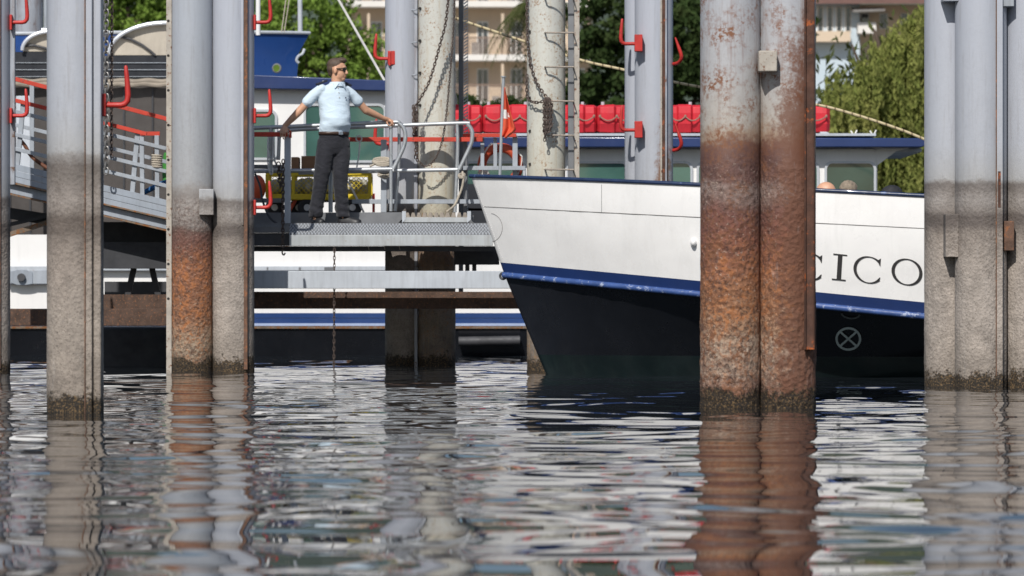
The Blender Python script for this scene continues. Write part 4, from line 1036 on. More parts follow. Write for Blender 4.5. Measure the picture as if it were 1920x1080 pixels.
MB().span(P(868, 405, Yr + .13), P(876, 250, Yr + .18)).build('fence_post', M['kick'], ls, bevel=0.003)
MB().span(P(961, 405, Yr + .13), P(970.5, 254, Yr + .18)).build('fence_post', M['greysteel'], ls, bevel=0.003)
MB().span(P(901, 318, Yr + .13), P(908, 258, Yr + .16)).build('fence_post', M['greysteel'], ls, bevel=0.003)
MB().span(P(925, 318, Yr + .13), P(932, 258, Yr + .16)).build('fence_post', M['greysteel'], ls, bevel=0.003)
MB().span(P(698, 398, Yr + .1), P(703, 363, Yr + .13)).build('marker_stake', M['red'], ls)
MB().span(P(880, 430, Yr + .13), P(888, 395, Yr + .2)).build('fence_foot', M['kick'], ls)

# beams under the stage
def beam_thing(name, label, a, b_, m, dep=0.16):
    o = MB().span(a, (b_[0], a[1] + dep, b_[2])).build(name, M[m], None, at=((a[0] + b_[0]) / 2, a[1], a[2]), bevel=0.006); return tag(o, label, 'beam')
Yb = 44.22
beam_thing('cross_beam', 'pale grey painted beam running under the landing stage to the bow', P(404, 541, Yb), P(962, 508, Yb), 'palebeam', 0.2)
beam_thing('cross_beam', 'pitted dark rusty beam low over the water under the pale beam', P(380, 579, Yb + .5), P(985, 547, Yb + .5), 'rustbeam', 0.25)
beam_thing('cross_beam', 'rusty orange-edged beam low over the water left of the double pile', P(-40, 611, 44.0), P(316, 579, 44.0), 'rustbeam', 0.3)

# ropes on the stage
mb = MB()
def coil(cx, cy, Y, rx, ry, turns, seed):
    rr = random.Random(seed); pts = []
    for i in range(turns * 14):
        q = 2 * math.pi * i / 14
        pts.append(P(cx + rx * (0.85 + 0.15 * math.sin(i * 0.37)) * math.cos(q), cy - ry * math.sin(q) * (0.8 + .2 * math.cos(i * .23)) + (i / (turns * 14) - .5) * ry * 1.2, Y + 0.06 * math.sin(q)))
    return pts
mb.tube(coil(716, 303, 45.12, 17, 5, 4, 1), 0.013, 7); mb.tube(coil(721, 327, 45.16, 12, 4, 2, 2), 0.012, 7)
mb.tube([P(702, 308, 45.1), P(693, 312, 45.1)], 0.012, 7)
tag(mb.build('rope_coil', M['rope'], None, at=P(716, 312, 45.1)), 'coil of pale rope wound on the handrail post beside the blue grey pile', 'rope')
mb = MB(); mb.tube(smooth_path([P(867, 322, 44.95), P(869, 335, 44.9), P(866, 352, 44.9), P(860, 368, 44.88), P(852, 385, 44.86), P(838, 397, 44.9)]), 0.012, 7)
mb.tube(coil(866, 330, 44.95, 6, 3, 3, 4), 0.012, 6)
tag(mb.build('rope', M['rope'], None, at=P(867, 322, 44.95)), 'pale rope knotted on the rail end and trailing to the step', 'rope')
mb = MB(); mb.tube(smooth_path([P(478, 325, 44.6), P(488, 350, 44.6), P(492, 375, 44.55), P(504, 405, 44.5), P(520, 420, 44.48)]), 0.012, 7)
tag(mb.build('cable', M['darksteel'], None, at=P(478, 325, 44.6)), 'dark cable sagging down to the deck left of the gate post', 'cable')
mb = MB(); mb.tube(coil(508, 285, 44.95, 6, 30, 2, 3), 0.010, 6); mb.tube(smooth_path([P(513, 262, 44.95), P(515, 300, 44.95), P(522, 315, 44.95), P(512, 318, 44.95)]), 0.01, 6)
tag(mb.build('cord_loop', M['cordwhite'], None, at=P(508, 280, 44.95)), 'white cord looped over the rail left of the gate post', 'cord')
chain('rusty chain wound short beside the gate post', [P(522, 305, 44.62), P(524, 330, 44.62), P(526, 350, 44.62)], 'chain', 0.042, w=.7)
# white ring gaff
mb = MB(); mb.ring(P(673, 260, 45.15), 0.032, 0.008, (0.3, 1, 0.2), 18, 7, 1.0); mb.tube([P(675, 267, 45.15), P(673, 290, 45.15), P(669, 314, 45.15)], 0.008, 7)
tag(mb.build('ring_line', M['cordwhite'], None, at=P(673, 270, 45.15)), 'white ring with a short line hung on the red rail', 'ring')

# ------------------------------------------------------------------ yellow mesh trolley
Yt = 45.75
tr = thing('trolley', 'yellow wire mesh trolley on black wheels behind the man', 'trolley', P(597, 400, Yt))
fr = MB(); d = 0.5
def yb(a, b_, w=0.03): fr.bar(a, b_, w, w)
corn = [P(501, 0, Yt).x, P(550, 0, Yt).x, P(693, 0, Yt).x]; zt_, zb_ = zz(327, Yt), zz(369, Yt)
for dy in (0, d):
    fr.span((corn[0], Yt + dy - .015, zt_ - .015), (corn[2], Yt + dy + .015, zt_ + .02)); fr.span((corn[0], Yt + dy - .02, zb_ - .03), (corn[2], Yt + dy + .02, zb_ + .03))
    for x in corn: fr.span((x - .018, Yt + dy - .018, zb_), (x + .018, Yt + dy + .018, zt_))
for x in (corn[0], corn[2]):
    fr.span((x - .017, Yt, zt_ - .012), (x + .017, Yt + d, zt_ + .018)); fr.span((x - .017, Yt, zb_ - .012), (x + .017, Yt + d, zb_ + .018))
fr.build('frame', M['yellow'], tr, smooth=0, bevel=0.003)
mh = MB()
def mesh_panel(x0, x1, y):
    st = 0.052; hgt = zt_ - zb_; k = x0 - hgt
    while k < x1:
        for sg in (1, -1):
            xa_, xb_ = (k, k + hgt); za, zb2 = (zb_, zt_) if sg > 0 else (zt_, zb_)
            ta = max(0, (x0 - xa_) / hgt); tb = min(1, (x1 - xa_) / hgt)
            if tb > ta: mh.bar((xa_ + hgt * ta, y + .003 * sg, za + (zb2 - za) * ta), (xa_ + hgt * tb, y + .003 * sg, za + (zb2 - za) * tb), 0.005, 0.006, up=(0, 1, 0))
        k += st
mesh_panel(corn[0], corn[2], Yt); tag(mh.build('wire_mesh', M['yellow'], tr, smooth=0), kind='stuff')
MB().span((corn[0], Yt, zb_ - .035), (corn[2], Yt + d, zb_ - .01)).build('floor', M['yellow'], tr)
for px, yo in ((515, .02), (576, .02), (661, .02), (560, .42), (645, .42)):
    if px == 515: yo = .4
    c = P(px, 389, Yt + yo); rr_ = 0.105
    w = MB().ring(c, rr_ - 0.038, 0.038, (0, 1, 0), 28, 10).build('wheel', M['tyre'], tr)
    MB().tube([c + Vector((0, -0.03, 0)), c + Vector((0, 0.03, 0))], 0.036, 18).build('hub', M['cordwhite'], w)
MB().tube([P(560, 377, Yt + .1), P(680, 377, Yt + .1)], 0.014, 8).build('axle_bar', M['darksteel'], tr)
MB().tube([P(556, 372, Yt + .05), P(540, 400, Yt + .05)], 0.02, 8).build('drawbar', M['orange'], tr)
MB().tube([P(652, 338, Yt - .08), P(682, 398, Yt - .15)], 0.011, 8).build('pull_handle', M['cordwhite'], tr)
for k, (a, b_, t_, yy, lb) in enumerate(((546, 563, 296, .1, 'narrow brown cardboard box on the yellow trolley near the gate post'), (565, 604, 294, .15, 'wider brown cardboard box on the yellow trolley beside the man'))):
    o = MB().span(P(a, 326, Yt + yy), P(b_, t_, Yt + yy + .3)); tag(o.build('cardboard_box', M['card'], None, at=P(a, 326, Yt + yy), bevel=0.006), lb, 'box')
nb = MB()
for i in range(14):
    x = corn[0] + .08 + (corn[2] - corn[0] - .16) * i / 13
    nb.ell((x, Yt + .2 + .08 * math.sin(i * 2.1), zb_ + .10 + .02 * math.sin(i * 1.7)), (.09, .14, .10), n=10, m=7)
tag(nb.build('folded_net', M['net'], None, at=(corn[1], Yt + .25, zb_)), 'pale folded net heaped inside the yellow trolley', 'net')
# orange buoy left of the trolley
tag(MB().ell(P(483, 352, 45.6), (0.09, 0.09, 0.14)).build('buoy', M['orange'], None, at=P(483, 372, 45.6)), 'orange buoy partly hidden behind the double pile', 'buoy')

# life ring on the fence
lr = thing('life_ring', 'orange life ring with white cord hung on the fence behind the bow', 'life ring', P(937, 345, 45.55))
c = P(938, 311, 45.55); MB().ring(c, L(35, 44.9), L(9, 44.9), (0.1, 1, 0.12), 40, 12).build('ring', M['ringred'], lr, smooth=60)
pts = []
for k in range(4):
    q0 = 2 * math.pi * k / 4 + 0.4
    for i in range(8):
        q = q0 + (math.pi / 2) * i / 8; rr_ = L(45 - 8 * math.sin(math.pi * i / 8), 44.9)
        pts.append(c + Vector((rr_ * math.cos(q), -0.06, rr_ * math.sin(q))))
MB().tube(pts, 0.008, 6, closed=True).build('cord', M['cordwhite'], lr)
for k in range(4):
    q = 2 * math.pi * k / 4 + 0.4; cc = c + Vector((math.cos(q), 0, math.sin(q))) * L(35, 44.9)
    tdir = Vector((-math.sin(q), 0, math.cos(q))); MB().tube([cc - tdir * .03, cc + tdir * .03], L(10, 44.9), 14).build('band', M['cordwhite'], lr)

# ------------------------------------------------------------------ gangway
gw = thing('gangway', 'sloping grey gangway with red handrails descending to the landing stage', 'gangway', P(150, 690, 44.6))
def gl(y20, slope=0.24): return lambda px: y20 + (px - 20) * slope
def gbar(y20, Y, w, h, m, name, x0=-60, x1=404, slope=0.245, parent=None):
    f = gl(y20, slope); return MB().bar(P(x0, f(x0), Y), P(x1, f(x1), Y), w, h).build(name, M[m], parent or gw, bevel=0.003)
Yg = 44.0; Yg2 = 45.1
def gplate(ya, yb_, Y, dep, m, name, x0=-60, x1=404, slope=0.239):
    f, g_ = gl(ya, slope), gl(yb_, slope)
    return MB().prism([P(x0, f(x0), Y), P(x1, f(x1), Y), P(x1, g_(x1), Y), P(x0, g_(x0), Y)], (0, dep, 0)).build(name, M[m], gw, bevel=0.003)
gplate(305, 317, Yg, 0.05, 'girder', 'side_board'); gplate(317.6, 329, Yg + .003, 0.05, 'girder', 'side_board'); gplate(329.6, 340, Yg, 0.05, 'girder', 'side_board')
gplate(340.5, 344, Yg - .02, 0.09, 'rustedge', 'flange', slope=0.232)
gplate(345, 362, Yg + .05, 0.04, 'girder', 'lower_girder', slope=0.232)
gplate(362.5, 366, Yg + .01, 0.12, 'rustedge', 'flange', slope=0.232)
gplate(330, 362, Yg2 + .05, 0.05, 'darksteel', 'lower_girder')
gplate(334, 339, Yg + .06, 1.05, 'darksteel', 'walkway')
gbar(186, Yg + .02, 0.05, 0.042, 'redrail', 'red_rail', x1=275, slope=0.256)
gbar(146, Yg2, 0.05, 0.045, 'redrail', 'red_rail', x1=404, slope=0.263)
gbar(207, Yg + .02, 0.04, 0.04, 'greysteel', 'grey_rail', x1=312)
gbar(250, Yg + .02, 0.04, 0.04, 'greysteel', 'grey_rail', x1=312)
gbar(277, Yg + .02, 0.04, 0.04, 'greysteel', 'grey_rail', x1=404)
gbar(232, Yg2, 0.04, 0.04, 'greysteel', 'grey_rail', x1=404)
for x, yt, lean in ((44, 190, -12), (258, 250, -10), (150, 222, -10), (372, 300, -8)):
    MB().bar(P(x, yt, Yg + .05), P(x + lean, gl(305, .239)(x) + 4, Yg + .05), 0.05, 0.05, up=(0, 1, 0)).build('rail_post', M['greysteel'], gw, bevel=0.003)
for x in (266, 294): MB().bar(P(x, 254, Yg + .04), P(x + 1, gl(305, .239)(x) + 4, Yg + .04), 0.045, 0.045, up=(0, 1, 0)).build('rail_post', M['greysteel'], gw, bevel=0.003)
MB().span(P(256, 254, Yg + .25), P(300, 247, Yg + .30)).build('end_rail', M['redrail'], gw)
for x in (60, 190, 330): MB().bar(P(x, gl(146, .263)(x), Yg2), P(x, gl(320, .24)(x), Yg2), 0.045, 0.045, up=(0, 1, 0)).build('rail_post', M['greysteel'], gw)
# struts and pontoon head under the gangway
MB().bar(P(-40, 458, Yg + .4), P(118, 408, Yg + .4), 0.05, 0.05).build('strut', M['rustedge'], gw)
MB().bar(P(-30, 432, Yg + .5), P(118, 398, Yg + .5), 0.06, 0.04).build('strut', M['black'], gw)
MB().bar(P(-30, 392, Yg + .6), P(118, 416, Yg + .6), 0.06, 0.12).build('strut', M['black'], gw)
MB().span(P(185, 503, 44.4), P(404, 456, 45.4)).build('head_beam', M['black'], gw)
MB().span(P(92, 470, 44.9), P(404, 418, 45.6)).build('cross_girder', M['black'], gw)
for a, b_ in ((251, 239), (285, 297)):
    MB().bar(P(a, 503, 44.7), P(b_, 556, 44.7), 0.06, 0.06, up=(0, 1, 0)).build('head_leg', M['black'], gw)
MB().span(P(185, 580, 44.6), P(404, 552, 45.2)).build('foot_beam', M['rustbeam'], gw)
MB().span((P(150, 0, 46.0).x, 46.0, -0.5), (P(404, 0, 46.0).x, 47.6, P(0, 614, 46.0).z)).build('added_pontoon', M['black'], gw, bevel=0.02)  # black float added to darken the water's reflection below the gangway
MB().span((P(196, 0, 46.4).x, 46.4, P(0, 558, 46.4).z), (P(404, 0, 46.4).x, 46.6, P(0, 528, 46.4).z)).build('added_pontoon_girder', M['darksteel'], gw)
# coloured odds and ends on the gangway
mb = MB()
for k in range(6): mb.ring(P(294, 292 + 4.2 * k, Yg + .04), 0.050, 0.011, (0.08, 0.05, 1), 16, 6)
tag(mb.build('rope_lashing', M['rope'], None, at=P(294, 312, Yg)), 'pale rope lashing wound round the gangway end post', 'rope')
tag(MB().tube(smooth_path([P(270, 361, 44.4), P(288, 352, 44.35), P(300, 346, 44.35), P(316, 340, 44.4)]), 0.028, 10).build('blue_rope', M['bluerope'], None, at=P(290, 355, 44.4)), 'thick blue rope lying at the gangway foot', 'rope')
tag(MB().loft([[P(x + 9 * math.cos(q), y, 45.3 + .05 * math.sin(q)) for q in [k * math.pi / 5 for k in range(10)]] for x, y in ((314, 345), (313, 320), (315, 292), (317, 286))]).build('tarp_bundle', M['greentarp'], None, at=P(312, 345, 45.3)), 'green tarp bundle showing left of the double pile', 'tarp')
tag(MB().tube(smooth_path([P(38, 262, 44.5), P(48, 275, 44.5), P(58, 292, 44.5), P(75, 306, 44.5), P(90, 316, 44.5)]), 0.02, 8).build('brown_hose', mat('brown_hose', (0.16, 0.06, 0.03), .7), None, at=P(60, 300, 44.5)), 'brown hose drooping behind the gangway rails', 'hose')
chain('short rusty chain hanging inside the gangway rails near its foot', [P(290, 262, 44.6), P(288, 300, 44.6), P(292, 335, 44.6)], 'chain', 0.036)

# ------------------------------------------------------------------ jetty with two canvas shelters
Yj = 58.0
jt = MB().span((-12, Yj - .3, -1), (P(330, 0, Yj).x, Yj + 5, 1.0)); tag(jt.build('jetty', M['concrete'], None, at=(-8, Yj, 0)), 'low concrete jetty under the canvas shelters behind the ferry', 'jetty')
def shelter(label, x0, x1, ytop, yeave, Y, x_in):
    t = thing('canvas_shelter', label, 'shelter', ((P((x0 + x1) / 2, 0, Y).x), Y, 1.0))
    cx = (x0 + x1) / 2; hw = (x1 - x0) / 2; rise = yeave - ytop
    rows = []
    for dy in (0.0, 0.9, 1.8, 2.7):
        rows.append([P(cx - hw * math.cos(math.pi * i / 20), yeave - rise * math.sin(math.pi * i / 20), Y) + Vector((0, dy, -0.03 * math.sin(dy / 2.7 * math.pi))) for i in range(21)])
    mb = MB(); mb.grid(rows); o = mb.build('canvas_roof', M['canvas'], t, smooth=60)
    s = o.modifiers.new('thickness', 'SOLIDIFY'); s.thickness = 0.02
    MB().tube([p + Vector((0, -.02, .01)) for p in rows[0]], 0.028, 8).build('front_arch', M['alu'], t)
    MB().tube([p + Vector((0, 0, -.02)) for p in rows[2]], 0.03, 8).build('arch', M['darksteel'], t)
    MB().prism([p + Vector((0, .06, 0)) for p in rows[0]], (0, 0.03, 0)).build('gable_canvas', M['canvas'], t)
    MB().tube([P(x_, y_, Y + .03) for x_, y_ in ((x0 + 4, ytop + 26), (x0 + 22, ytop + 25), (x0 + 42, ytop + 30), (x0 + 62, ytop + 40), (x0 + 78, ytop + 52), (x0 + 87, yeave + 1))], 0.018, 8).build('gable_seam', M['darksteel'], t)
    xl, xr = P(x_in, 0, Y).x, P(x1, 0, Y).x
    MB().span((xl, Y + .05, zz(148, Y)), (xr, Y + .10, zz(yeave + 1, Y))).build('navy_valance', M['navydark'], t)
    for k in range(3): MB().span((xl, Y + .03, zz(118 + 13 * k, Y)), (xr, Y + .05, zz(116.8 + 13 * k, Y))).build('valance_batten', M['greysteel'], t)
    mb = MB()
    for k in range(2): mb.tube([P(x, 152 + 6 * k + 1.2 * math.sin(x * .13 + k), Y - .02) for x in range(int(x_in), int(x1) + 1, 6)], 0.035, 8)
    mb.build('rolled_canvas', M['canvasfold'], t)
    MB().span((xl, Y + .12, 1.0), (xr, Y + .16, zz(158, Y))).build('curtain', M['curtain'], t)
    for k in range(5):
        x = xl + (xr - xl) * (k + .5) / 5; MB().span((x - .012, Y + .10, 1.0), (x + .012, Y + .12, zz(164, Y))).build('curtain_seam', M['black'], t)
    for x in (xl, xr): MB().tube([(x, Y + .05, 1.0), (x, Y + .05, zz(yeave, Y))], 0.035, 8).build('post', M['greysteel'], t)
shelter('barrel-vaulted beige canvas shelter with dark sides between the left piles', 204, 420, 44, 103, Yj, 150)
shelter('smaller beige canvas shelter roof showing left of the nearest pile', 42, 150, 60, 96, Yj + .6, -40)
o = MB().span(P(28, 112, Yj + 2.0), P(66, 70, Yj + 2.4)); tag(o.build('storage_box', M['canvas'], None, at=P(45, 112, Yj + 2)), 'beige box behind the small canvas shelter', 'box')
o = MB().span(P(30, 330, Yj - .25), P(64, 180, Yj - .2)); tag(o.build('notice_board', M['palebeam'], None, at=P(45, 330, Yj - .2), bevel=.01), 'pale blue grey blank board behind the gangway rails', 'board')

# ------------------------------------------------------------------ people
def solidify_mesh(mb, name, vox, it=6, fac=0.5):
    me = mb.mesh(name); o = bpy.data.objects.new('tmp', me); col.objects.link(o)
    r_ = o.modifiers.new('r', 'REMESH'); r_.mode = 'VOXEL'; r_.voxel_size = vox
    s = o.modifiers.new('s', 'SMOOTH'); s.factor = fac; s.iterations = it
    dg = bpy.context.evaluated_depsgraph_get(); dg.update()
    m2 = bpy.data.meshes.new_from_object(o.evaluated_get(dg)); m2.name = name
    bpy.data.objects.remove(o); m2.polygons.foreach_set('use_smooth', [True] * len(m2.polygons))
    return m2
def put(m2, name, mt, parent):
    m2.transform(Matrix.Translation(-org(parent))); m2.materials.clear(); m2.materials.append(mt)
    return link_mesh(name, m2, parent)
def limb(mb, pts, rs, n=14):
    for (a, ra), (b_, rb_) in zip(zip(pts, rs), list(zip(pts, rs))[1:]): mb.tube([a, b_], [ra, rb_], n)
    for p_, r_ in zip(pts, rs): mb.ell(p_, (r_, r_, r_), n=12, m=8)
def oval(c, w, d, l_, f_, n=28, sq=1.0):
    return [c + l_ * (w * math.copysign(abs(math.cos(q)) ** sq, math.cos(q))) + f_ * (d * math.copysign(abs(math.sin(q)) ** sq, math.sin(q))) for q in [2 * math.pi * k / n for k in range(n)]]

def head(mb, C, fwd, k=1.0):
    """skull, jaw, nose, ears, chin round C; fwd = where the face looks"""
    f_ = Vector(fwd).normalized(); l_ = Vector((0, 0, 1)).cross(f_).normalized(); u_ = f_.cross(l_)
    rot = Matrix((f_, l_, u_)).transposed()
    at = lambda x, y, z: C + f_ * x * k + l_ * y * k + u_ * z * k
    mb.ell(at(-0.012, 0, 0.025), (0.098 * k, 0.077 * k, 0.092 * k), rot, 20, 14)
    mb.ell(at(0.030, 0, -0.040), (0.060 * k, 0.060 * k, 0.075 * k), rot, 18, 12)
    mb.ell(at(0.058, 0, -0.092), (0.030 * k, 0.034 * k, 0.024 * k), rot, 14, 10)
    mb.ell(at(0.015, 0, -0.070), (0.055 * k, 0.058 * k, 0.045 * k), rot, 16, 10)
    mb.loft([[at(0.078, -0.012, 0.012), at(0.078, 0.012, 0.012), at(0.094, 0.004, 0.012), at(0.094, -0.004, 0.012)],
             [at(0.076, -0.020, -0.034), at(0.076, 0.020, -0.034), at(0.118, 0.010, -0.032), at(0.118, -0.010, -0.032)],
             [at(0.076, -0.016, -0.044), at(0.076, 0.016, -0.044), at(0.106, 0.008, -0.043), at(0.106, -0.008, -0.043)]])
    mb.ell(at(0.078, 0, 0.030), (0.014 * k, 0.045 * k, 0.012 * k), rot, 12, 8)
    mb.ell(at(0.084, 0, -0.066), (0.010 * k, 0.022 * k, 0.012 * k), rot, 12, 8)
    for s_ in (-1, 1): mb.ell(at(-0.004, s_ * 0.080, -0.012), (0.021 * k, 0.010 * k, 0.034 * k), rot, 12, 8)
    return at, rot

Ym = 44.6
man = thing('person', 'man in pale blue short-sleeved uniform shirt, dark trousers and sunglasses leaning on the handrails', 'person', P(627, 418, Ym))
th = R(27); fT = Vector((math.sin(th), -math.cos(th), 0)); lT = Vector((math.cos(th), math.sin(th), 0))
T = lambda px, py, dy=0.0: P(px, py, Ym + dy)
sR, sL = T(599, 166, -0.085), T(652, 168, 0.085)
eR, wR = T(559, 211, -0.10), T(534, 236, -0.09)
eL, wL = T(686, 207, 0.20), T(719, 222, 0.33)
Ch = T(633, 131, 0.0)
body = MB()
fH = Vector((math.sin(R(78)), -math.cos(R(78)), -0.05))
at, hrot = head(body, Ch, fH, 1.02)
limb(body, [T(630, 168), T(631, 158), Ch + Vector((-0.01, 0, -0.05))], [0.062, 0.056, 0.056])
body.loft([oval(T(626, 262), 0.15, 0.105, lT, fT), oval(T(626, 245), 0.145, 0.108, lT, fT), oval(T(627, 215) + fT * .02, 0.145, 0.12, lT, fT), oval(T(626, 187), 0.145, 0.100, lT, fT), oval(T(628, 168), 0.115, 0.07, lT, fT)])
limb(body, [sR + Vector((.012, 0, -.008)), eR.lerp(sR, .5), eR, wR.lerp(eR, .55), wR], [0.036, 0.042, 0.042, 0.037, 0.027])
limb(body, [sL + Vector((-.012, 0, -.008)), eL.lerp(sL, .5), eL, wL.lerp(eL, .55), wL], [0.034, 0.041, 0.042, 0.038, 0.027])
limb(body, [T(612, 262, -0.03), T(603, 335, -0.06), T(592, 404, -0.03)], [0.075, 0.052, 0.038])
limb(body, [T(640, 262, 0.04), T(639, 335, -0.02), T(644, 404, 0.02)], [0.075, 0.052, 0.038])
body.ell(T(592, 411, -0.03), (0.030, 0.05, 0.022)); body.ell(T(646, 410, 0.01), (0.05, 0.030, 0.022))
def fingers(mb, chains):
    for pts, r0 in chains: limb(mb, pts, [r0 * (1 - 0.10 * i) for i in range(len(pts))], 8)
# hand laid over the red gate arm: palm on top, fingers over the near edge
pR = T(534, 242, -0.09); 
rotH = Matrix.Rotation(R(20), 3, 'Y')
body.ell(T(533, 241, -0.095), (0.036, 0.046, 0.026), rotH, 14, 10); limb(body, [wR, T(533, 240, -0.09)], [0.027, 0.028])
fingers(body, [([T(527, 242, -0.13), T(525.5, 248, -0.150), T(526, 254, -0.145), T(527, 258, -0.13)], .0098),
               ([T(531, 243, -0.14), T(530, 250, -0.158), T(530.5, 257, -0.148), T(531.5, 261, -0.13)], .0102),
               ([T(535, 243, -0.14), T(534.6, 250, -0.158), T(535, 256.5, -0.148), T(536, 260, -0.13)], .0099),
               ([T(538.6, 243, -0.13), T(539, 248, -0.148), T(539.6, 253, -0.14), T(540, 256, -0.125)], .0088),
               ([T(537, 240, -0.07), T(542, 243, -0.06), T(545, 246, -0.07), T(546.5, 249.5, -0.08)], .0105)])
# hand closed over the handrail
body.ell(T(729, 226, 0.385), (0.044, 0.036, 0.024), Matrix.Rotation(R(22), 3, 'Y'), 14, 10); limb(body, [wL, T(728, 225, 0.38)], [0.027, 0.027])
fingers(body, [([T(731, 225, 0.36), T(733.5, 227, 0.345), T(734, 232.5, 0.345), T(732, 236, 0.36)], .0100),
               ([T(734, 225.5, 0.375), T(737, 228, 0.36), T(737, 234, 0.358), T(735, 237, 0.372)], .0102),
               ([T(735, 225.5, 0.40), T(739, 227.5, 0.395), T(740, 232, 0.392), T(738.5, 236, 0.40)], .0098),
               ([T(735, 226, 0.42), T(739, 227.5, 0.425), T(741, 231, 0.425), T(740, 234, 0.43)], .0088),
               ([T(725, 227, 0.36), T(726, 231, 0.345), T(728, 234.5, 0.345), T(730, 236, 0.352)], .0105)])
put(solidify_mesh(body, 'body', 0.0062, 4, 0.4), 'body', M['skin'], man)
# hair
hr = MB()
hat = lambda x, y, z: Ch + (hrot @ Vector((x, y, z))) * 1.02
hr.ell(hat(-0.024, 0, 0.050), (0.096, 0.081, 0.078), hrot, 20, 14); hr.ell(hat(-0.055, 0, 0.010), (0.060, 0.077, 0.072), hrot, 18, 12); hr.ell(hat(0.040, 0, 0.100), (0.056, 0.058, 0.034), hrot, 16, 10)
hr.ell(hat(-0.062, 0, -0.035), (0.040, 0.056, 0.045), hrot, 14, 10)
put(solidify_mesh(hr, 'hair', 0.006, 3, 0.4), 'hair', M['hair'], man)
mo = MB(); mo.ell(hat(0.092, 0, -0.064), (0.006, 0.022, 0.004), hrot, 10, 6); mo.ell(hat(0.090, 0, -0.072), (0.007, 0.019, 0.005), hrot, 10, 6); mo.build('lips', M['lip'], man)
sg = MB()
for s_ in (-1, 1):
    sg.prism([hat(0.088 - abs(y) * 0.30, s_ * y, z) for y, z in ((0.008, 0.018), (0.060, 0.022), (0.064, -0.002), (0.050, -0.016), (0.020, -0.016))], hrot @ Vector((0.008, 0, 0)))
    sg.bar(hat(0.070, s_ * 0.066, 0.014), hat(-0.004, s_ * 0.084, 0.008), 0.004, 0.010)
sg.bar(hat(0.092, -0.012, 0.014), hat(0.092, 0.012, 0.014), 0.006, 0.006)
sg.build('sunglasses', M['lens'], man, smooth=0)
# shirt: torso with belly, sleeves, collar
sh = MB()
sh.loft([oval(T(626, 253), 0.158, 0.118, lT, fT), oval(T(626, 246) + fT * .004, 0.166, 0.130, lT, fT), oval(T(627, 236) + fT * .022, 0.170, 0.148, lT, fT), oval(T(627, 222) + fT * .026, 0.168, 0.150, lT, fT), oval(T(626, 204) + fT * .012, 0.168, 0.138, lT, fT), oval(T(625, 186), 0.183, 0.126, lT, fT), oval(T(625, 174), 0.186, 0.112, lT, fT), oval(T(626, 165), 0.165, 0.092, lT, fT), oval(T(628, 160), 0.108, 0.078, lT, fT), oval(T(631, 156), 0.072, 0.068, lT, fT)])
aR, aL = sR.lerp(eR, .56), sL.lerp(eL, .56)
limb(sh, [sR + Vector((0.02, 0, -.005)), sR.lerp(aR, .5), aR], [0.056, 0.058, 0.061]); limb(sh, [sL + Vector((-0.02, 0, -.005)), sL.lerp(aL, .5), aL], [0.056, 0.056, 0.059])
me = solidify_mesh(sh, 'shirt', 0.009, 5, 0.5)
for v in me.vertices:      # soft creases running round the waist and from the shoulder
    p = v.co; q = (p.z - 2.4)
    c_ = math.sin(46 * (p.z + 0.45 * (p.x - T(626, 0).x)) + 3 * mnoise.noise(p * 6)) * max(0, 1 - abs(p.z - 2.58) / 0.28)
    r_ = math.sin(60 * (p.x * 0.8 - p.z * 0.6) + 5 * mnoise.noise(p * 4)) * max(0, 1 - abs(p.z - 2.75) / 0.25) * max(0, mnoise.noise(p * 5) + .3)
    d_ = 0.0030 * c_ + 0.004 * r_ + 0.0015 * mnoise.noise(p * 7)
    v.co = p + v.normal * d_
put(me, 'shirt', M['shirt'], man)
colr = MB()
def hoop(rows_): colr.loft(rows_, cap=False)
base = T(631, 158.5); 
hoop([oval(base + Vector((0.0, 0, -.012)), 0.082, 0.080, lT, fT), oval(base + Vector((0.01, 0, .022)), 0.074, 0.076, lT, fT), oval(base + Vector((0.01, 0, .026)), 0.080, 0.082, lT, fT), oval(base + Vector((0.0, 0, -.020)), 0.096, 0.092, lT, fT)])
for s_ in (-1, 1):
    a0 = base + fT * .088 + lT * s_ * 0.012 + Vector((0, 0, .012)); colr.prism([a0, a0 + lT * s_ * 0.055 + fT * -.030 + Vector((0, 0, -.005)), a0 + lT * s_ * 0.050 + fT * -.004 + Vector((0, 0, -.06))], fT * 0.008)
colr.build('collar', M['shirt'], man, smooth=50)
pk_ = MB(); 
for k in range(3): pk_.ell(T(627, 165 + 9 * k) + fT * (0.098 + 0.014 * k) + lT * 0.0, (0.006, 0.006, 0.006), n=8, m=6)
pk_.build('buttons', M['cordwhite'], man)
for s_, sh_ in ((-1, sR), (1, sL)):
    c = sh_ + Vector((0, 0, 0.064)) - lT * s_ * 0.018 - lT * s_ * 0.005 + fT * 0.005
    dn = (lT * s_ - Vector((0, 0, 0.38))).normalized(); nf = fT; nu = dn.cross(nf).normalized(); nu = nu if nu.z > 0 else -nu
    MB().box(c, (0.120, 0.066, 0.020), Matrix((dn, nf, nu)).transposed()).build('epaulette', M['navycloth'], man, bevel=0.004)
    MB().box(c + nu * 0.009 - dn * 0.02, (0.016, 0.016, 0.004), Matrix((dn, nf, nu)).transposed()).build('epaulette_star', M['flagw'], man)
bc = T(649, 186, 0) + fT * 0.128 + lT * 0.075 - lT * 0.07
bcx = T(650, 187); 
def chest(px, py):           # find the shirt front under a bearing
    p = T(px, py); o_ = (p - T(626, py)); a_ = o_.x / lT.x if abs(lT.x) > 0 else 0
    # intersect view column with the chest ellipse
    w_, d_ = 0.182, 0.130; best = None
    for k in range(200):
        q = -math.pi * .1 + math.pi * k / 160
        v = T(626, py) + lT * w_ * math.cos(q) + fT * d_ * math.sin(q)
        if v.y < T(626, py).y + .06 and (best is None or abs(v.x - p.x) < abs(best.x - p.x)): best = v
    return best
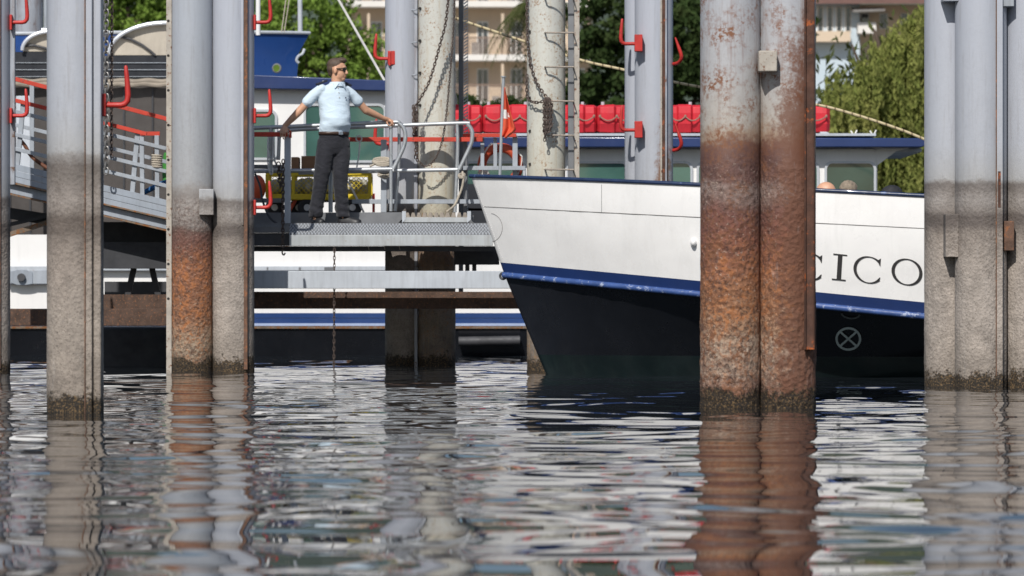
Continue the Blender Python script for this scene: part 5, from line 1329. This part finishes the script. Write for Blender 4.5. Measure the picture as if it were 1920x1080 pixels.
for px, py, w_, h_ in ((648, 184, .018, .014), (654, 187.5, .030, .006)):
    c = chest(px, py); nrm = (c - T(626, py)); nrm.z = 0; nrm.normalize()
    tx = Vector((0, 0, 1)).cross(nrm); MB().box(c + nrm * 0.006, (w_, 0.006, h_), Matrix((tx, nrm, Vector((0, 0, 1)))).transposed() @ Matrix.Rotation(R(-14), 3, 'Y')).build('badge', M['badge'], man)
# trousers
tz = MB()
tz.loft([oval(T(626, 250), 0.160, 0.118, lT, fT), oval(T(626, 262), 0.168, 0.122, lT, fT), oval(T(626, 278), 0.170, 0.120, lT, fT), oval(T(625, 290), 0.150, 0.10, lT, fT)])
def leg(pts, ws): tz.loft([oval(p, w, w * 1.06, lT, fT, 20) for p, w in zip(pts, ws)])
leg([T(612, 262, -.03), T(609, 290, -.045), T(605, 320, -.055), T(601, 345, -.055), T(595, 380, -.04), T(592, 398, -.035), T(592, 408, -.03)], [.092, .098, .088, .078, .072, .074, .070])
leg([T(640, 262, .04), T(640, 290, .01), T(638, 320, -.01), T(638, 345, -.01), T(641, 380, .01), T(643, 398, .02), T(645, 407, .02)], [.092, .096, .086, .076, .072, .074, .070])
me = solidify_mesh(tz, 'trousers', 0.009, 5, 0.5)
zf_ = T(0, 412).z
for v in me.vertices:
    p = v.co; hk_ = p.z - zf_
    a_ = max(0, 1 - hk_ / 0.28); kn = max(0, 1 - abs(hk_ - 0.46) / 0.14)
    v.co = p + v.normal * (0.007 * a_ * math.sin(62 * p.z + 9 * p.x + 5 * mnoise.noise(p * 7)) + 0.003 * kn * math.sin(50 * p.z + 24 * p.x) + 0.005 * mnoise.noise(p * 6))
put(me, 'trousers', M['trousers'], man)
bl = MB(); bl.loft([oval(T(626, 253.5), 0.170, 0.130, lT, fT), oval(T(626, 247.5), 0.172, 0.133, lT, fT)], cap=False); o = bl.build('belt', M['belt'], man); s = o.modifiers.new('t', 'SOLIDIFY'); s.thickness = 0.006
c = T(626, 250.5) + fT * 0.134 + lT * 0.02; MB().box(c, (0.05, 0.012, 0.036), Matrix((lT, fT, Vector((0, 0, 1)))).transposed()).build('buckle', M['buckle'], man, bevel=.004)
def shoe(heel, toe):
    f_ = (toe - heel); ln = f_.length; f_.normalize(); l_ = Vector((0, 0, 1)).cross(f_).normalized(); mb = MB(); z0 = zdeck
    rings = []
    for u, w_, h_ in ((0.0, .022, .05), (.04, .034, .075), (.2, .038, .085), (.42, .038, .075), (.6, .044, .058), (.8, .045, .046), (.94, .034, .038), (1.0, .014, .028)):
        c = heel + f_ * ln * u; c.z = z0
        rings.append([c + l_ * w_ * math.cos(q) * (1 if math.sin(q) > 0 else 1.02) + Vector((0, 0, 0.004 + max(0, h_ * math.sin(q)))) for q in [2 * math.pi * k / 16 for k in range(16)]])
    mb.loft(rings); s_ = mb.build('shoe', M['shoe'], man, smooth=60)
    so = MB(); out = [(0.0, .026), (.1, .038), (.3, .040), (.5, .042), (.7, .049), (.88, .044), (1.02, .018)]
    so.prism([heel + f_ * ln * u + l_ * w_ - Vector((0, 0, heel.z - z0 - .0005)) for u, w_ in out] + [heel + f_ * ln * u - l_ * w_ - Vector((0, 0, heel.z - z0 - .0005)) for u, w_ in reversed(out)], (0, 0, .018)); so.build('sole', M['lens'], s_)
shoe(T(586, 414, .02), T(606, 418, -.13)); shoe(T(634, 411, .03), T(677, 415, -.04))

def seated(label, px, ytop, Y, fwd, hairc, cap=False, bald=False, shirt=(0.3, 0.3, 0.32)):
    C = P(px, ytop + 22, Y)
    t = thing('person', label, 'person', (C.x, Y, 1.08))
    mb = MB(); at_, rt = head(mb, C, fwd, 1.0)
    f_ = Vector(fwd).normalized(); l_ = Vector((0, 0, 1)).cross(f_)
    base = C + Vector((0, 0, -.16)) - f_ * .02; zs = 1.30
    limb(mb, [base, C + Vector((0, 0, -.05))], [.06, .055])
    mb.loft([oval(Vector((base.x, base.y, zs + .02)), .16, .12, l_, f_), oval(Vector((base.x, base.y, (zs + base.z) / 2)), .17, .12, l_, f_), oval(base + Vector((0, 0, -.06)), .18, .10, l_, f_), oval(base + Vector((0, 0, -.01)), .08, .07, l_, f_)])
    for s_ in (-1, 1):
        hip = Vector((base.x, base.y, zs + .07)) + l_ * s_ * .09; kn = hip + f_ * .42; ft = kn + Vector((0, 0, -.27)) + f_ * .02
        limb(mb, [hip, kn, ft], [.08, .06, .045]); mb.ell(ft + f_ * .06, (.05, .05, .035))
        sh_ = base + l_ * s_ * .18 + Vector((0, 0, -.06)); el = sh_ + Vector((0, 0, -.2)) + f_ * .05; hd = hip + f_ * .25 + Vector((0, 0, .10))
        limb(mb, [sh_, el, hd], [.05, .042, .03])
        for k in range(4): limb(mb, [hd + l_ * (k - 1.5) * .018, hd + l_ * (k - 1.5) * .02 + f_ * .05, hd + l_ * (k - 1.5) * .02 + f_ * .08 + Vector((0, 0, -.02))], [.011, .010, .009], 6)
        limb(mb, [hd, hd - l_ * s_ * .03 + f_ * .02, hd - l_ * s_ * .045 + f_ * .05], [.012, .011, .010], 6)
    put(solidify_mesh(mb, 'body', 0.0085, 4, .4), 'body', M['skin'], t)
    cl = MB(); cl.loft([oval(Vector((base.x, base.y, zs + .03)), .175, .135, l_, f_), oval(Vector((base.x, base.y, (zs + base.z) / 2)), .185, .135, l_, f_), oval(base + Vector((0, 0, -.05)), .195, .115, l_, f_), oval(base + Vector((0, 0, .0)), .085, .075, l_, f_)])
    put(solidify_mesh(cl, 'jacket', 0.012, 4, .5), 'jacket', mat('jacket_cloth', shirt, .85), t)
    hm = mat('head_cover', hairc, .75, 0, .45, 30, .9, 60)
    hb = MB()
    if cap:
        hb.ell(at_(-.005, 0, .050), (.108, .090, .078), rt, 20, 14); hb.ell(at_(.09, 0, .035), (.06, .07, .012), rt, 16, 8)
    elif bald:
        hb.ell(at_(-.060, 0, -.01), (.052, .079, .055), rt, 18, 12)
    else:
        hb.ell(at_(-.024, 0, .050), (.100, .087, .082), rt, 20, 14); hb.ell(at_(-.05, 0, .0), (.07, .085, .08), rt, 18, 12)
    h = solidify_mesh(hb, 'hair', 0.007, 3, .4)
    if not cap:
        for v in h.vertices: v.co += v.normal * 0.008 * mnoise.noise(v.co * 45)
    put(h, 'cap' if cap else 'hair', hm, t)
seated('balding passenger whose bare reddish head top shows above the white gunwale', 1551, 341, 41.5, (1, -0.2, 0), (0.20, 0.08, 0.04), bald=True, shirt=(0.35, 0.33, 0.3))
seated('passenger with tousled grey blond hair showing above the white gunwale', 1592, 341, 41.4, (0.4, 1, 0), (0.24, 0.19, 0.14))
seated('passenger in a dark cap just above the gunwale beside the right piles', 1673, 349, 41.5, (0.9, 0.3, 0), (0.02, 0.02, 0.024), cap=True, shirt=(.05, .05, .06))

# ------------------------------------------------------------------ trees
def leaves_mesh(name, pos, size, m, normal_bias=None, stretch=1.0, down=False):
    n = len(pos); a = RNG.normal(size=(n, 3)); 
    if down: a = a * 0.55 + np.array([0, 0, -1.0])
    a /= np.linalg.norm(a, axis=1, keepdims=True)
    b_ = RNG.normal(size=(n, 3)); b_ -= a * (a * b_).sum(1, keepdims=True); b_ /= np.linalg.norm(b_, axis=1, keepdims=True)
    s = size * RNG.uniform(0.6, 1.35, (n, 1))
    v = np.stack([pos - a * s * stretch, pos + b_ * s * .5, pos + a * s * stretch, pos - b_ * s * .5], 1).reshape(-1, 3)
    me = bpy.data.meshes.new(name); me.vertices.add(4 * n); me.vertices.foreach_set('co', v.astype(np.float32).ravel())
    me.loops.add(4 * n); me.loops.foreach_set('vertex_index', np.arange(4 * n, dtype=np.int32)); me.polygons.add(n)
    me.polygons.foreach_set('loop_start', np.arange(0, 4 * n, 4, dtype=np.int32)); me.update(calc_edges=True); me.materials.append(m)
    return me
def trunk(mb, base, top, r0, limbs):
    base = Vector(base); top = Vector(top)
    mb.tube(smooth_path([base, base.lerp(top, .35) + Vector((.2, 0, 0)), base.lerp(top, .7) - Vector((.15, 0, 0)), top], 5), [r0 * (1 - .75 * i / 15) for i in range(16)], 10)
    for e in limbs:
        e = Vector(e); a = base.lerp(top, random.uniform(.45, .85)); mb.tube(smooth_path([a, a.lerp(e, .5) + Vector((0, 0, .3)), e], 4), [r0 * .35 * (1 - .8 * i / 8) for i in range(9)], 7)
def tree(name, label, px, pbase_z, Y, lobes, n, size, m, sub=0.35, group=None, per=70, stretch=1.0):
    """lobes: (px, py, radius px x, radius px y) of the crown's masses"""
    k = Y / F; X0 = (px - 960) * k
    t = thing(name, label, 'tree', (X0, Y, pbase_z), group)
    pts = []; ends = []
    tot = sum(l_[2] * l_[3] for l_ in lobes)
    for lx, ly, rx, ry in lobes:
        c = np.array([(lx - 960) * k, Y + RNG.uniform(-1, 1) * rx * k * .4, H + (540 - ly) * k]); rr_ = np.array([rx * k, rx * k * .8, ry * k]); ends.append(c)
        nl = int(n * rx * ry / tot); nc = max(6, nl // per)
        d_ = RNG.normal(size=(nc, 3)); d_ /= np.linalg.norm(d_, axis=1, keepdims=True)
        cc = c + d_ * rr_ * RNG.uniform(.55, 1.02, (nc, 1))
        sr = sub * rr_.min() * RNG.uniform(.6, 1.4, (nc, 1))
        q = RNG.normal(size=(nl, 3)); q /= np.linalg.norm(q, axis=1, keepdims=True); q *= RNG.uniform(0, 1, (nl, 1)) ** .45
        ii = RNG.integers(0, nc, nl); pts.append(cc[ii] + q * sr[ii] * np.array([1.15, 1.15, .75]))
    pos = np.concatenate(pts) - np.array([X0, Y, pbase_z])
    o = link_mesh('crown', leaves_mesh('crown', pos, size, m, stretch=stretch), t); o['kind'] = 'stuff'
    tb = MB(); cz = np.mean([e[2] for e in ends]); trunk(tb, (X0, Y, pbase_z), (X0, Y, cz), 0.35, ends); tb.build('trunk', M['bark'], t)
tree('pine_tree', 'bright green stone pine right of the blue prow', 590, 2.0, 150, [(565, 40, 95, 60), (640, 90, 70, 55), (520, 95, 60, 50), (680, 135, 45, 40), (600, 140, 80, 40), (480, 30, 60, 50), (610, -40, 80, 50), (540, -60, 80, 40), (430, 110, 70, 70), (610, 230, 90, 60), (500, 230, 80, 60)], 34000, 0.10, M['pine'], .42)
tree('pine_tree', 'green pine seen above the canvas shelter between the left piles', 240, 2.0, 155, [(235, 10, 60, 40), (290, -10, 50, 40), (200, -50, 70, 50), (300, 40, 50, 28), (150, 20, 60, 50), (330, -40, 70, 60), (90, -20, 60, 60), (60, 80, 80, 60), (240, 90, 90, 60)], 26000, 0.10, M['pine'], .42)
tree('broadleaf_tree', 'dark dense broadleaf tree behind the blue grey hooked pile', 1200, 2.0, 145, [(1140, 40, 75, 70), (1220, 20, 80, 70), (1290, 60, 75, 75), (1150, 130, 85, 60), (1240, 140, 85, 60), (1310, 150, 70, 60), (1360, 60, 80, 90), (1200, -60, 110, 60), (1110, 170, 60, 40), (1390, 180, 90, 90), (1200, 240, 130, 60), (1460, 60, 70, 110)], 42000, 0.12, M['darkleaf'], .34)
tree('broadleaf_tree', 'dim green shrubby tree low behind the saloon roof left of the ladder', 900, 2.0, 150, [(880, 215, 60, 40), (780, 230, 90, 40), (980, 220, 60, 45), (700, 220, 70, 50)], 9000, 0.11, M['darkleaf'], .4)

def willow():
    Y = 100.0; k = Y / F; base = Vector(((1660 - 960) * k, Y, 1.2))
    t = thing('willow_tree', 'weeping willow with yellow green hanging branches behind the ferry stern', 'tree', base)
    pts = []; ends = []
    for i in range(540):
        px = RNG.normal(1680, 75); top = 14 + max(0, 1715 - px) * 0.78 + max(0, px - 1790) * .5 + abs(RNG.normal(0, 1)) * 70
        if i % 5 > 1: top += RNG.uniform(15, 190); px = 1700 + (px - 1690) * 1.05
        ln = RNG.uniform(60, 190); y0 = Y + RNG.normal(0, .9)
        n_ = int(ln * 1.5); tt = np.linspace(0, 1, n_) ** 0.9
        sw = RNG.normal(0, 10)
        xs_ = px + sw * np.sqrt(tt) + np.sin(tt * 6 + i) * 1.5 + RNG.normal(0, 2.8, n_); ys_ = top + ln * tt
        pts.append(np.stack([(xs_ - 960) * k, y0 + RNG.normal(0, .06, n_), H + (540 - ys_) * k], 1))
    pos = np.concatenate(pts) - np.array(base)
    o = link_mesh('crown', leaves_mesh('crown', pos, 0.042, M['willow'], stretch=1.9, down=True), t); o['kind'] = 'stuff'
    # inner fill of darker, denser twigs
    q = RNG.normal(size=(9000, 3)) * np.array([60 * k, .7, 70 * k]) + np.array([(1690 - 960) * k, Y + 1.2, H + (540 - 245) * k])
    o = link_mesh('inner_twigs', leaves_mesh('inner_twigs', q - np.array(base), 0.09, M['palm'], stretch=1.6, down=True), t); o['kind'] = 'stuff'
    tb = MB(); trunk(tb, base, (base.x, Y + .5, H + (540 - 90) * k), .3, [((px - 960) * k, Y + .5, H + (540 - py) * k) for px, py in ((1600, 80), (1720, 60), (1640, 50), (1690, 120))]); tb.build('trunk', M['bark'], t)
willow()
tree('broadleaf_tree', 'dark green tree filling in behind the weeping willow', 1720, 2.0, 150, [(1620, 250, 120, 90), (1750, 200, 130, 120), (1850, 150, 120, 130), (1750, 330, 140, 80), (1580, 330, 80, 60)], 16000, 0.13, M['darkleaf'], .4)

def palm():
    Y = 140.0; k = Y / F; top = Vector(((1000 - 960) * k, Y, H + (540 - 20) * k)); base = Vector((top.x + .3, Y, 1.8))
    t = thing('palm_tree', 'palm with drooping fronds showing left of the ladder pile', 'tree', base)
    tb = MB(); tb.tube([base, base.lerp(top, .5) + Vector((.1, 0, 0)), top], [.22, .18, .16], 10); tb.build('trunk', M['bark'], t)
    for i in range(22):
        a = 2 * math.pi * i / 22 + random.uniform(-.15, .15); el = random.uniform(-.2, 1.1); ln = random.uniform(1.4, 2.1)
        mb = MB(); d_ = Vector((math.cos(a) * math.cos(el), math.sin(a) * math.cos(el), math.sin(el)))
        path = [top + d_ * ln * u + Vector((0, 0, -1.25 * ln * u * u * (0.6 + .4 * math.cos(el)))) for u in [j / 10 for j in range(11)]]
        mb.tube(path, [.03 * (1 - .08 * j) for j in range(11)], 5)
        for j in range(1, 11):
            tg = (path[j] - path[j - 1]).normalized(); sd = tg.cross(Vector((0, 0, 1)));
            sd = sd.normalized() if sd.length > .05 else Vector((1, 0, 0))
            for s_ in (-1, 1):
                for h_ in (0, .5):
                    p0 = path[j].lerp(path[j - 1], h_); p1 = p0 + sd * s_ * .34 * math.sin(math.pi * (.15 + .8 * j / 11)) + tg * .16 + Vector((0, 0, -.16))
                    wv = tg * .035; mb.add([p0 - wv, p0 + wv, p1], [(0, 1, 2)])
        mb.build('frond', M['palm'], t, smooth=0)
palm()

# ------------------------------------------------------------------ buildings
Yh = 235.0
hb = thing('hotel', 'beige apartment hotel with white balcony slabs seen between the piles', 'building', P(840, 540, Yh))
k = Yh / F
X = lambda px: (px - 960) * k
Zp = lambda py: H + (540 - py) * k
MB().span((X(648), Yh, 4.0), (X(1110), Yh + 12, Zp(-270))).build('wall', M['stucco'], hb)
MB().span((X(640), Yh - .6, Zp(-270)), (X(1118), Yh + 12.6, Zp(-282))).build('roof', M['rooftile'], hb)
floors = [-183, -84, 16, 116, 204, 300]
cols_ = [668, 706, 745, 800, 856, 905, 968, 1030, 1085]
for fy in floors:
    MB().span((X(640), Yh - 1.5, Zp(fy)), (X(985), Yh, Zp(fy - 11))).build('balcony_slab', M['slab'], hb)
    MB().span((X(1000), Yh - 1.0, Zp(fy)), (X(1112), Yh, Zp(fy - 11))).build('balcony_slab', M['slab'], hb)
    rl = MB(); rl.span((X(640), Yh - 1.46, Zp(fy - 44)), (X(985), Yh - 1.40, Zp(fy - 41.5)))
    x = 641
    while x < 985: rl.span((X(x), Yh - 1.45, Zp(fy - 11)), (X(x) + .045, Yh - 1.41, Zp(fy - 42))); x += 4.2
    o = rl.build('balcony_railing', M['balrail'], hb, smooth=0)
    for px in (690, 768, 843, 940): MB().span((X(px), Yh - 1.3, Zp(fy - 11.2)), (X(px + 5), Yh - 1.1, Zp(fy - 88))).build('balcony_pillar', M['stucco'], hb)
    for i, px in enumerate(cols_):
        w = MB().span((X(px - 11), Yh - .06, Zp(fy - 11.1)), (X(px + 11), Yh + .02, Zp(fy - 76))).build('balcony_door', M['doorframe'], hb)
        for a in (-9, 1): MB().span((X(px + a), Yh - .08, Zp(fy - 14)), (X(px + a + 8), Yh - .05, Zp(fy - 73))).build('pane', M['glassdark'], w)
        if i % 2 == 0: MB().span((X(px + 12), Yh - .10, Zp(fy - 11.1)), (X(px + 22), Yh - .02, Zp(fy - 76))).build('shutter', M['shutter'], hb)
for px, fy in ((892, 104), (700, 104), (930, 204)):
    MB().span((X(px - 8), Yh - 1.2, Zp(fy)), (X(px + 8), Yh - .7, Zp(fy - 22))).build('balcony_chair', M['doorframe'], hb)

Yw = 210.0; k2 = Yw / F
X2 = lambda px: (px - 960) * k2
Z2 = lambda py: H + (540 - py) * k2
wb = thing('house', 'pale blue house with tall windows and brown eaves beyond the willow', 'building', (X2(1560), Yw, 3.0))
MB().span((X2(1420), Yw, 3.0), (X2(1612), Yw + 9, Z2(4))).build('wall', M['bluewall'], wb)
MB().prism([(X2(1400), Yw - 1.2, Z2(10)), (X2(1780), Yw - 1.2, Z2(10)), (X2(1760), Yw + 4, Z2(-50)), (X2(1420), Yw + 4, Z2(-50))], (0, 1.0, 0.15)).build('roof', M['rooftile'], wb)
MB().span((X2(1613), Yw + 1, 3.0), (X2(1770), Yw + 9, Z2(6))).build('wing_wall', M['stucco'], wb)
for px in (1442, 1466, 1490, 1514, 1538, 1556, 1573, 1590):
    w = MB().span((X2(px - 6), Yw - .05, Z2(60)), (X2(px + 6), Yw + .02, Z2(12))).build('window', M['doorframe'], wb)
    MB().span((X2(px - 4), Yw - .07, Z2(58)), (X2(px + 4), Yw - .04, Z2(14))).build('pane', M['glassdark'], w)
MB().span((X2(1430), Yw - .9, Z2(80)), (X2(1592), Yw - .02, Z2(60.5))).build('balcony', M['stucco'], wb)
MB().prism([(X2(1596), Yw - 1.5, Z2(24)), (X2(1655), Yw - 1.5, Z2(22)), (X2(1655), Yw, Z2(14)), (X2(1596), Yw, Z2(16))], (0, 0.05, -.08)).build('awning', M['awning'], wb)
for px in (1625, 1660, 1700): 
    w = MB().span((X2(px - 8), Yw + .95, Z2(52)), (X2(px + 8), Yw + 1.02, Z2(22))).build('window', M['doorframe'], wb)
    MB().span((X2(px - 6), Yw + .93, Z2(50)), (X2(px + 6), Yw + .96, Z2(24))).build('pane', M['glassdark'], w)
MB().span((X2(1606), Yw - .8, Z2(64)), (X2(1640), Yw + .99, Z2(44))).build('balcony', M['slab'], wb)
